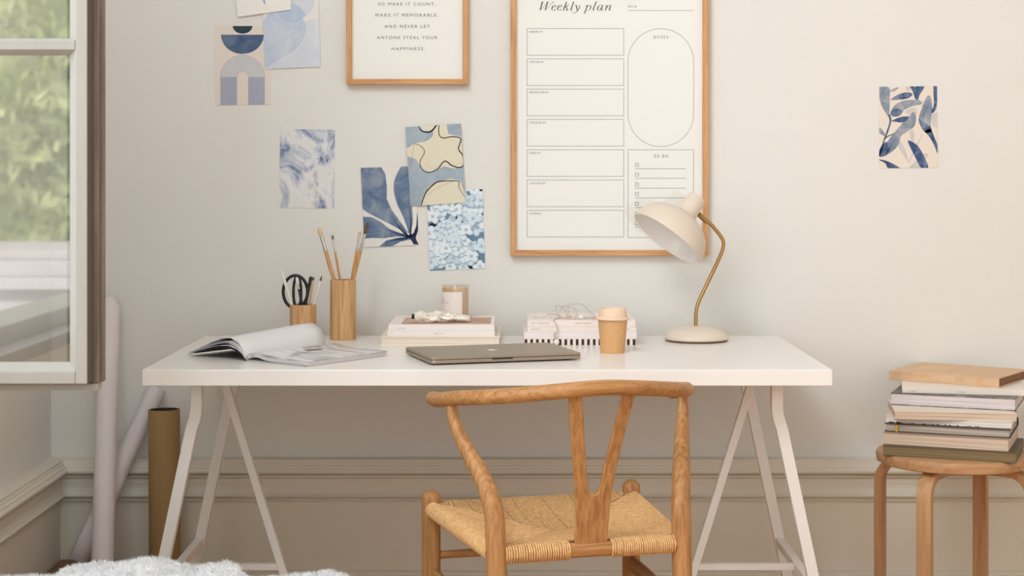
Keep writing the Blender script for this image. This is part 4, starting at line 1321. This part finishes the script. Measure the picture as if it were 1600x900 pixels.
def stick(name, label, cat, tip, rim, D, r, m, parts=(), group=None, dy0=0, dy1=0):
    a, c = W(*tip, D + dy0), W(*rim, D + dy1)
    d = (a - c).normalized(); foot = c - d * ((c.z - (ZD + .009)) / d.z)
    t = thing(name, label, cat, foot, 0, group); L = (a - foot).length; M = along((0, 0, 0), a - foot)
    for pn, pm_, prof_ in parts:
        b = MB(); b.lathe([(rr_ * r, L + zz) if zz <= 0 else (rr_ * r, 0) for rr_, zz in prof_], 10, M); b.build(pn, pm_, t)
    return t
M_wp = mat('white_pencil_paint', (236, 228, 218), .45); M_lead = mat('pencil_lead', (96, 66, 52), .6); M_cut = mat('pencil_wood', (224, 190, 150), .7)
q = YSm / F
gp = 'pencils in the short wooden holder'
stick('pencil', 'white pencil leaning out towards the window', 'pencil', (439.5, 422.5), (455.5, 474), YSm, 2.3 * q, M_wp, (('shaft', M_wp, [(0, 1), (1, 1), (1, -.012), (.45, -.001), (0, 0)]),), gp, dy0=-.006, dy1=-.008)
stick('pencil', 'white pencil with brown sharpened tip leaning towards the tall holder', 'pencil', (503, 430.5), (490.5, 474), YSm, 2.0 * q, M_wp, (('shaft', M_wp, [(0, 1), (1, 1), (1, -.014)]), ('sharpened_tip', M_lead, [(1, -.014), (.4, -.003), (0, 0)])), gp)
stick('pen', 'black pen standing upright beside the scissors', 'pen', (485.8, 432), (477.8, 474), YSm, 2.5 * q, M_black, (('barrel', M_black, [(0, 1), (1, 1), (1, -.002), (.7, 0), (0, 0)]),), None, dy0=-.004)
brush('small black handled brush with white tip and silver ferrule, in front of the scissors', (463.5, 433), (471.5, 474), YSm - .014, 2.3 * q, .012, .018, mat('white_bristle', (228, 222, 214), .8), M_black, 'brushes in the short wooden holder', .009)
brush('small brush with brown bristles and tan handle beside the black pen', (489.5, 433), (484, 474), YSm - .012, 1.9 * q, .010, .008, M_hair3, mat('tan_handle', (196, 158, 116), .5), 'brushes in the short wooden holder', .009)
sci = thing('scissors', 'black handled scissors standing in the short wooden holder', 'scissors', (X(466, YSm), YSm + .006, ZD + .0085))
b = MB(); loop = [W(*p, YSm + .010) for p in smooth2(ell(461.5, 456, 19, 25.5, 100, 440, 20)[:-1], 3)]
b.tube(loop + loop[:2], 2.5 * q, 10, caps=False); b.build('handle', M_black, sci, world=True)
b = MB(); loop = [W(*p, YSm + .004) for p in smooth2(ell(464.5, 457, 6, 25, 100, 440, 20)[:-1], 3)]
b.tube(loop + loop[:2], 2.2 * q, 10, caps=False); b.build('handle', M_black, sci, world=True)
for dx, yy in ((0, .007), (.004, .003)):
    b = MB(); c = W(466, 481, YSm + yy); b.prism([(c.x + dx - .006, c.y, c.z), (c.x + dx + .006, c.y, c.z), (c.x + dx + .001, c.y, ZD + .0095), (c.x + dx - .001, c.y, ZD + .0095)], (0, .0015, 0)); b.build('blade', M_silver, sci, world=True)

# ------------------------------------------------------------------ stool with a pile of books
M_birch = {a: wood('birch_' + a, (166, 122, 82), (188, 143, 101), (203, 159, 117), a, .8) for a in 'xyz'}
SX, SY, SZt = 1.078, 4.10, .487
stool = thing('stool', 'round birch stool with bent legs carrying the pile of books', 'stool', (SX, SY, 0))
b = MB(); b.lathe([(0, SZt - .028), (.178, SZt - .028), (.184, SZt - .025), (.186, SZt - .016), (.186, SZt - .008), (.183, SZt - .002), (.178, SZt), (0, SZt)], 64); b.build('seat', M_birch['x'], stool)
for k in range(4):
    a = math.radians(35 + 90 * k)
    rd_ = Vector((-math.sin(a), -math.cos(a), 0))
    tg = Vector((rd_.y, -rd_.x, 0))
    zt_ = SZt - .0285 - .010
    pts = [rd_ * .06 + Vector((0, 0, zt_)), rd_ * .128 + Vector((0, 0, zt_))]
    for j in range(1, 8):
        th_ = math.pi / 2 * j / 8
        pts.append(rd_ * (.138 + .052 * math.sin(th_)) + Vector((0, 0, zt_ - .052 + .052 * math.cos(th_))))
    pts += [rd_ * .190 + Vector((0, 0, zt_ - .056)), rd_ * .190 + Vector((0, 0, 0))]
    MB().sweep(pts, tg, .036, .0195).build('bent_leg', M_birch['z'], stool, bevel=.0025)

G3 = 'books piled on the stool'
def book_px(pl, pr, y_bot, z0, a, depth):
    """front lower edge from photo columns pl..pr; row y_bot of its first corner gives the distance."""
    Y0 = (CH - z0) * F / (y_bot - HZ)
    X0 = X(pl, Y0); s = (pr - CX) / F
    ca, sa = math.cos(a), math.sin(a)
    L = (s * Y0 - X0) / (ca - s * sa)
    return (X0, Y0), L
z = SZt
R = math.radians
def pile(label, pl, pr, yb, a, depth, th, cover, pages, spine=False, ct=.002, over=.003):
    global z
    P0, L = book_px(pl, pr, yb, z, R(a), depth)
    o = book(label, P0, R(a), L, depth, z, th, cover, pages, spine, ct, over, G3)
    z += th
    return o, L
t1, L = pile('olive book with dark edges, lowest of the pile on the stool', 1379, 1588, 711.5, -21, .235, .0238, mat('dark_olive_cover', (86, 72, 54), .5), P_olive, False, .0016, .0015)
t2, L = pile('thick book of cream pages resting on the olive one', 1380.5, 1576, 694, -22, .22, .0275, mat('brown_paper_cover', (168, 142, 120), .6), P_beige, False, .0012, .001)
t3, L = pile('dark covered book with yellow ribbon bookmark, third from the bottom', 1382, 1579, 674, -21.5, .22, .0205, mat('black_brown_cover', (50, 42, 38), .45), P_grey, False, .0022, .004)
b = MB(); b.sweep(cr([(.030, .006, .0178), (.0300, -.0015, .0165), (.0296, -.0025, .010), (.029, -.0028, .0005)], 4), (1, 0, 0), .0052, .0004); b.build('ribbon_bookmark', mat('yellow_ribbon', (206, 150, 32), .5), t3)
t4, L = pile('white book with torn blotched cover edge above the yellow ribbon', 1383.5, 1581, 660, -20, .215, .0150, mat('blotched_cover', (226, 214, 204), .5), P_white, False, .0012, .001)
rnd = random.Random(12); b = MB()
for k in range(26):
    x = rnd.choice([rnd.uniform(.004, .035), rnd.uniform(.05, .26)]); w = rnd.uniform(.003, .009)
    b.add([(x, -.0004, .0004), (x + w, -.0004, .0002), (x + w * .8, -.0004, rnd.uniform(.0012, .0032)), (x + .001, -.0004, rnd.uniform(.001, .003))], [(0, 1, 2, 3)])
b.build('cover_blotches', mat('blotch_brown', (70, 48, 38), .6), t4)['kind'] = 'stuff'
t5, L = pile('beige paged paperback, fifth from the bottom on the stool', 1398, 1589, 654.5, -8, .21, .0185, mat('ivory_cover', (232, 218, 200), .5), P_beige, False, .0010, .0006)
b = MB(); rnd = random.Random(4)
for k in range(22):
    x = rnd.uniform(.004, .12); y = rnd.uniform(.002, .05); l = rnd.uniform(.008, .02); a_ = rnd.uniform(0, 6.28)
    for r_ in ribbon([(x, y), (x + l * math.cos(a_), y + abs(l * math.sin(a_)))], .0006):
        b.add([(p[0], p[1], .01855) for p in r_], [(0, 1, 2, 3)])
b.build('cover_sketch', M_grey, t5)['kind'] = 'stuff'
t6, L = pile('thick book of lilac white pages in marbled dark covers', 1391.5, 1587, 632.5, -22, .215, .0300, ramp_mat('marbled_cover', [(.35, (44, 48, 44)), (.55, (96, 92, 88)), (.7, (150, 146, 140))], (30, 60, 60), 4, 1, .4), P_lilac, False, .0022, .002)
t7, L = pile('white magazine like book, second from the top of the pile', 1410, 1604, 613.5, -12, .22, .0140, mat('pale_grey_cover', (236, 224, 212), .5), P_white, True, .0012, .001)
marks(t7, 'spine_lettering', M_grey, [(.012, .034, .0038, .0056), (.128, .150, .0036, .0066)], seed=8)
t8, L = pile('tan cloth bound book with gold lettering, topmost on the stool', 1388.5, 1561, 593.5, -35, .222, .0250, mat('tan_cloth', (214, 178, 142), .6, var=.05, vscale=(20, 20, 20), bump=.15, bscale=700), page_mat('pages_brown', (150, 112, 82), (128, 94, 68)), True, .003, .004)
M_gold = mat('gold_foil', (250, 196, 130), .3, metal=.6)
marks(t8, 'spine_lettering', M_gold, [(.012, .036, .0130, .0200), (.045, .085, .0150, .0185), (.045, .105, .0085, .0125), (.075, .115, .0150, .0190), (.175, .212, .0120, .0170), (.172, .205, .0075, .0105)], seed=9)
b = MB()
for r_ in ribbon(ell(.246, .0125, .013, .0065, 30, 330, 24), .0013) + ribbon(ell(.236, .0125, .007, .0065, 0, 360, 20), .0011):
    b.add([(p[0], -.0005, p[1]) for p in r_], [(0, 1, 2, 3)])
b.build('spine_ornament', M_gold, t8)
b = MB(); b.add([(.04, .06, .0252), (.12, .06, .0252), (.12, .16, .0252), (.04, .16, .0252)], [(0, 1, 2, 3)]); b.build('cover_panel', mat('tan_panel', (222, 182, 136), .5), t8)

# ------------------------------------------------------------------ paper rolls, tube and box in the corner
box = thing('low_wooden_box', 'low brown wooden box in the corner under the paper rolls', 'box', (-1.07, 4.22, 0))
M_boxw = wood('brown_box_wood', (96, 66, 40), (128, 90, 56), (148, 108, 70), 'x', .5)
b = MB(); b.box(-.118, .105, -.26, .208, .132, .146); b.build('lid', M_boxw, box, bevel=.002)
b = MB(); b.box(-.110, .098, -.25, .20, 0, .132); b.build('body', M_boxw, box, bevel=.002)
M_roll = mat('white_roll_paper', (228, 220, 222), .55, spec=.3)
def roll(name, label, p0, p1, r, m, inner=None, wall=.0008, cat='paper roll', inside=None, group=None):
    t = thing(name, label, cat, p0, 0, group)
    M = along((0, 0, 0), Vector(p1) - Vector(p0)); L = (Vector(p1) - Vector(p0)).length
    b = MB(); b.lathe([(r - wall, 0), (r, 0), (r, L), (r - wall, L)], 36, M); b.build('outer_wrap', m, t)
    b = MB(); b.lathe([(r - wall, L), (r - wall, 0)], 36, M); b.build('inside', inside or m, t)
    if inner:
        b = MB(); b.lathe([(inner[0] - .001, 0), (inner[0], 0), (inner[0], L + inner[1]), (inner[0] - .001, L + inner[1]), (inner[0] - .001, 0)], 32, M); b.build('inner_wrap', m, t)
        b = MB(); b.lathe([(inner[2] - .001, 0), (inner[2], 0), (inner[2], L + inner[3]), (inner[2] - .001, L + inner[3]), (inner[2] - .001, 0)], 32, M); b.build('inner_wrap', m, t)
    return t
gr = 'white paper rolls in the corner'
roll('paper_roll', 'tall white paper roll standing upright behind the open window', (X(159.5, 4.23), 4.23, .153), W(171, 477, 4.438), .0278, M_roll, (.0215, .013, .017, .019), group=gr)
pa, pb = Vector((X(127, 4.33), 4.33, .182)), W(246, 606, 4.438)
tr = roll('paper_roll', 'tilted white paper roll leaning across the corner behind the kraft tube', pa, pb, .0235, M_roll, group=gr)
M = along((0, 0, 0), pb - pa)
b = MB(); b.lathe([(.031, -.018), (.0285, .06), (.0255, .15), (.0240, .22)], 20, M, 0, math.radians(100), math.radians(300)); o = b.build('loose_flap', M_roll, tr)
md = o.modifiers.new('thickness', 'SOLIDIFY'); md.thickness = .0006
tb = thing('cardboard_tube', 'brown cardboard poster tube standing on the floor behind the desk leg', 'tube', (X(258, 4.345), 4.345, 0))
p0, p1 = Vector((0, 0, 0)), W(256.5, 639.5, 4.36) - Vector(tb.location)
M = along(p0, p1); L = (p1 - p0).length; rt = 24.3 * 4.36 / F
M_tube = mat('tube_kraft', (158, 128, 84), .7, var=.05, vscale=(120, 120, 6))
b = MB(); b.lathe([(0, 0), (rt, 0), (rt, L), (rt - .003, L)], 40, M); b.build('tube_wall', M_tube, tb)
b = MB(); b.lathe([(rt - .003, L), (rt - .003, .01), (0, .01)], 40, M); b.build('dark_inside', mat('dark_tube_inside', (46, 44, 46), .7), tb)  # inner surface coloured much darker than the outside

# ------------------------------------------------------------------ fluffy white throw heaped in front of the desk
YF = 3.2
sil = [(-40, 905), (20, 899), (60, 898), (88, 899), (95, 895), (102, 887), (112, 883.5), (140, 880), (168, 877), (200, 873.5), (225, 871), (246, 870.5), (258, 873), (270, 878), (298, 883), (315, 883.5), (330, 882), (351, 880), (362, 884), (369, 894), (380, 903), (400, 906), (440, 903), (460, 898), (485, 893.5), (510, 894), (528, 899), (545, 908), (575, 930)]
def ridge(xp):
    if xp <= sil[0][0]:
        return sil[0][1]
    for i in range(len(sil) - 1):
        if xp <= sil[i + 1][0]:
            f = (xp - sil[i][0]) / (sil[i + 1][0] - sil[i][0])
            f = f * f * (3 - 2 * f)
            return sil[i][1] + (sil[i + 1][1] - sil[i][1]) * f
    return sil[-1][1]
throw = thing('fluffy_throw', 'fluffy white sheepskin throw heaped low in front of the desk', 'throw', (X(300, YF), YF - .1, 0))
FX0, FX1, FY0, FY1 = X(-70, YF), X(590, YF), 2.72, 3.44
def throw_pt(uu, vv):
    x = FX0 + (FX1 - FX0) * uu; y = FY0 + (FY1 - FY0) * vv
    xp = CX + x * F / YF
    top = Z(ridge(xp), YF) - .010
    t = (y - YF) / (.24 if y > YF else .48)
    fall = max(0, 1 - abs(t) ** 2.4)
    ex = min(1, (xp + 70) / 30, (590 - xp) / 30); ex = max(0, ex) ** .5
    n = noise.noise(Vector((x * 14, y * 14, 2))) * .008 + noise.noise(Vector((x * 40, y * 40, 5))) * .004
    zz = (top * fall + n * fall) * ex
    # a fold where the second lobe lies in front
    return Vector((x, y + .03 * noise.noise(Vector((x * 5, 0, 1))) * fall, max(0.001, zz)))
b = MB(); NU, NV = 150, 80
b.grid(throw_pt, NU, NV)
M_fur = mat('white_fleece', (240, 240, 241), .9, spec=.1, bump=.4, bscale=300)
b.build('hide', M_fur, throw, world=True)
b = MB(); rnd = random.Random(21)
for i in range(52000):
    uu = rnd.random(); vv = rnd.uniform(.30, .92)
    p = throw_pt(uu, vv)
    if p.z < .25:
        continue
    n = (throw_pt(min(1, uu + .01), vv) - throw_pt(max(0, uu - .01), vv)).cross(throw_pt(uu, min(1, vv + .01)) - throw_pt(uu, max(0, vv - .01))).normalized()
    cl_ = Vector((noise.noise(p * 60), noise.noise(p * 60 + Vector((7, 0, 0))), noise.noise(p * 60 + Vector((0, 9, 0)))))
    d = (n + cl_ * .9 + Vector((rnd.gauss(0, .35), rnd.gauss(0, .35), rnd.gauss(0, .3)))).normalized()
    l = rnd.uniform(.006, .015); w = d.orthogonal().normalized() * .00055
    m_ = p + d * l * .55; e = p + (d + cl_ * .5 + Vector((0, 0, -.3))).normalized() * l
    b.add([p - w, p + w, m_ + w * .8, m_ - w * .8, e], [(0, 1, 2, 3), (3, 2, 4)])
fur = b.build('fleece', M_fur, throw, world=True)
fur['kind'] = 'stuff'
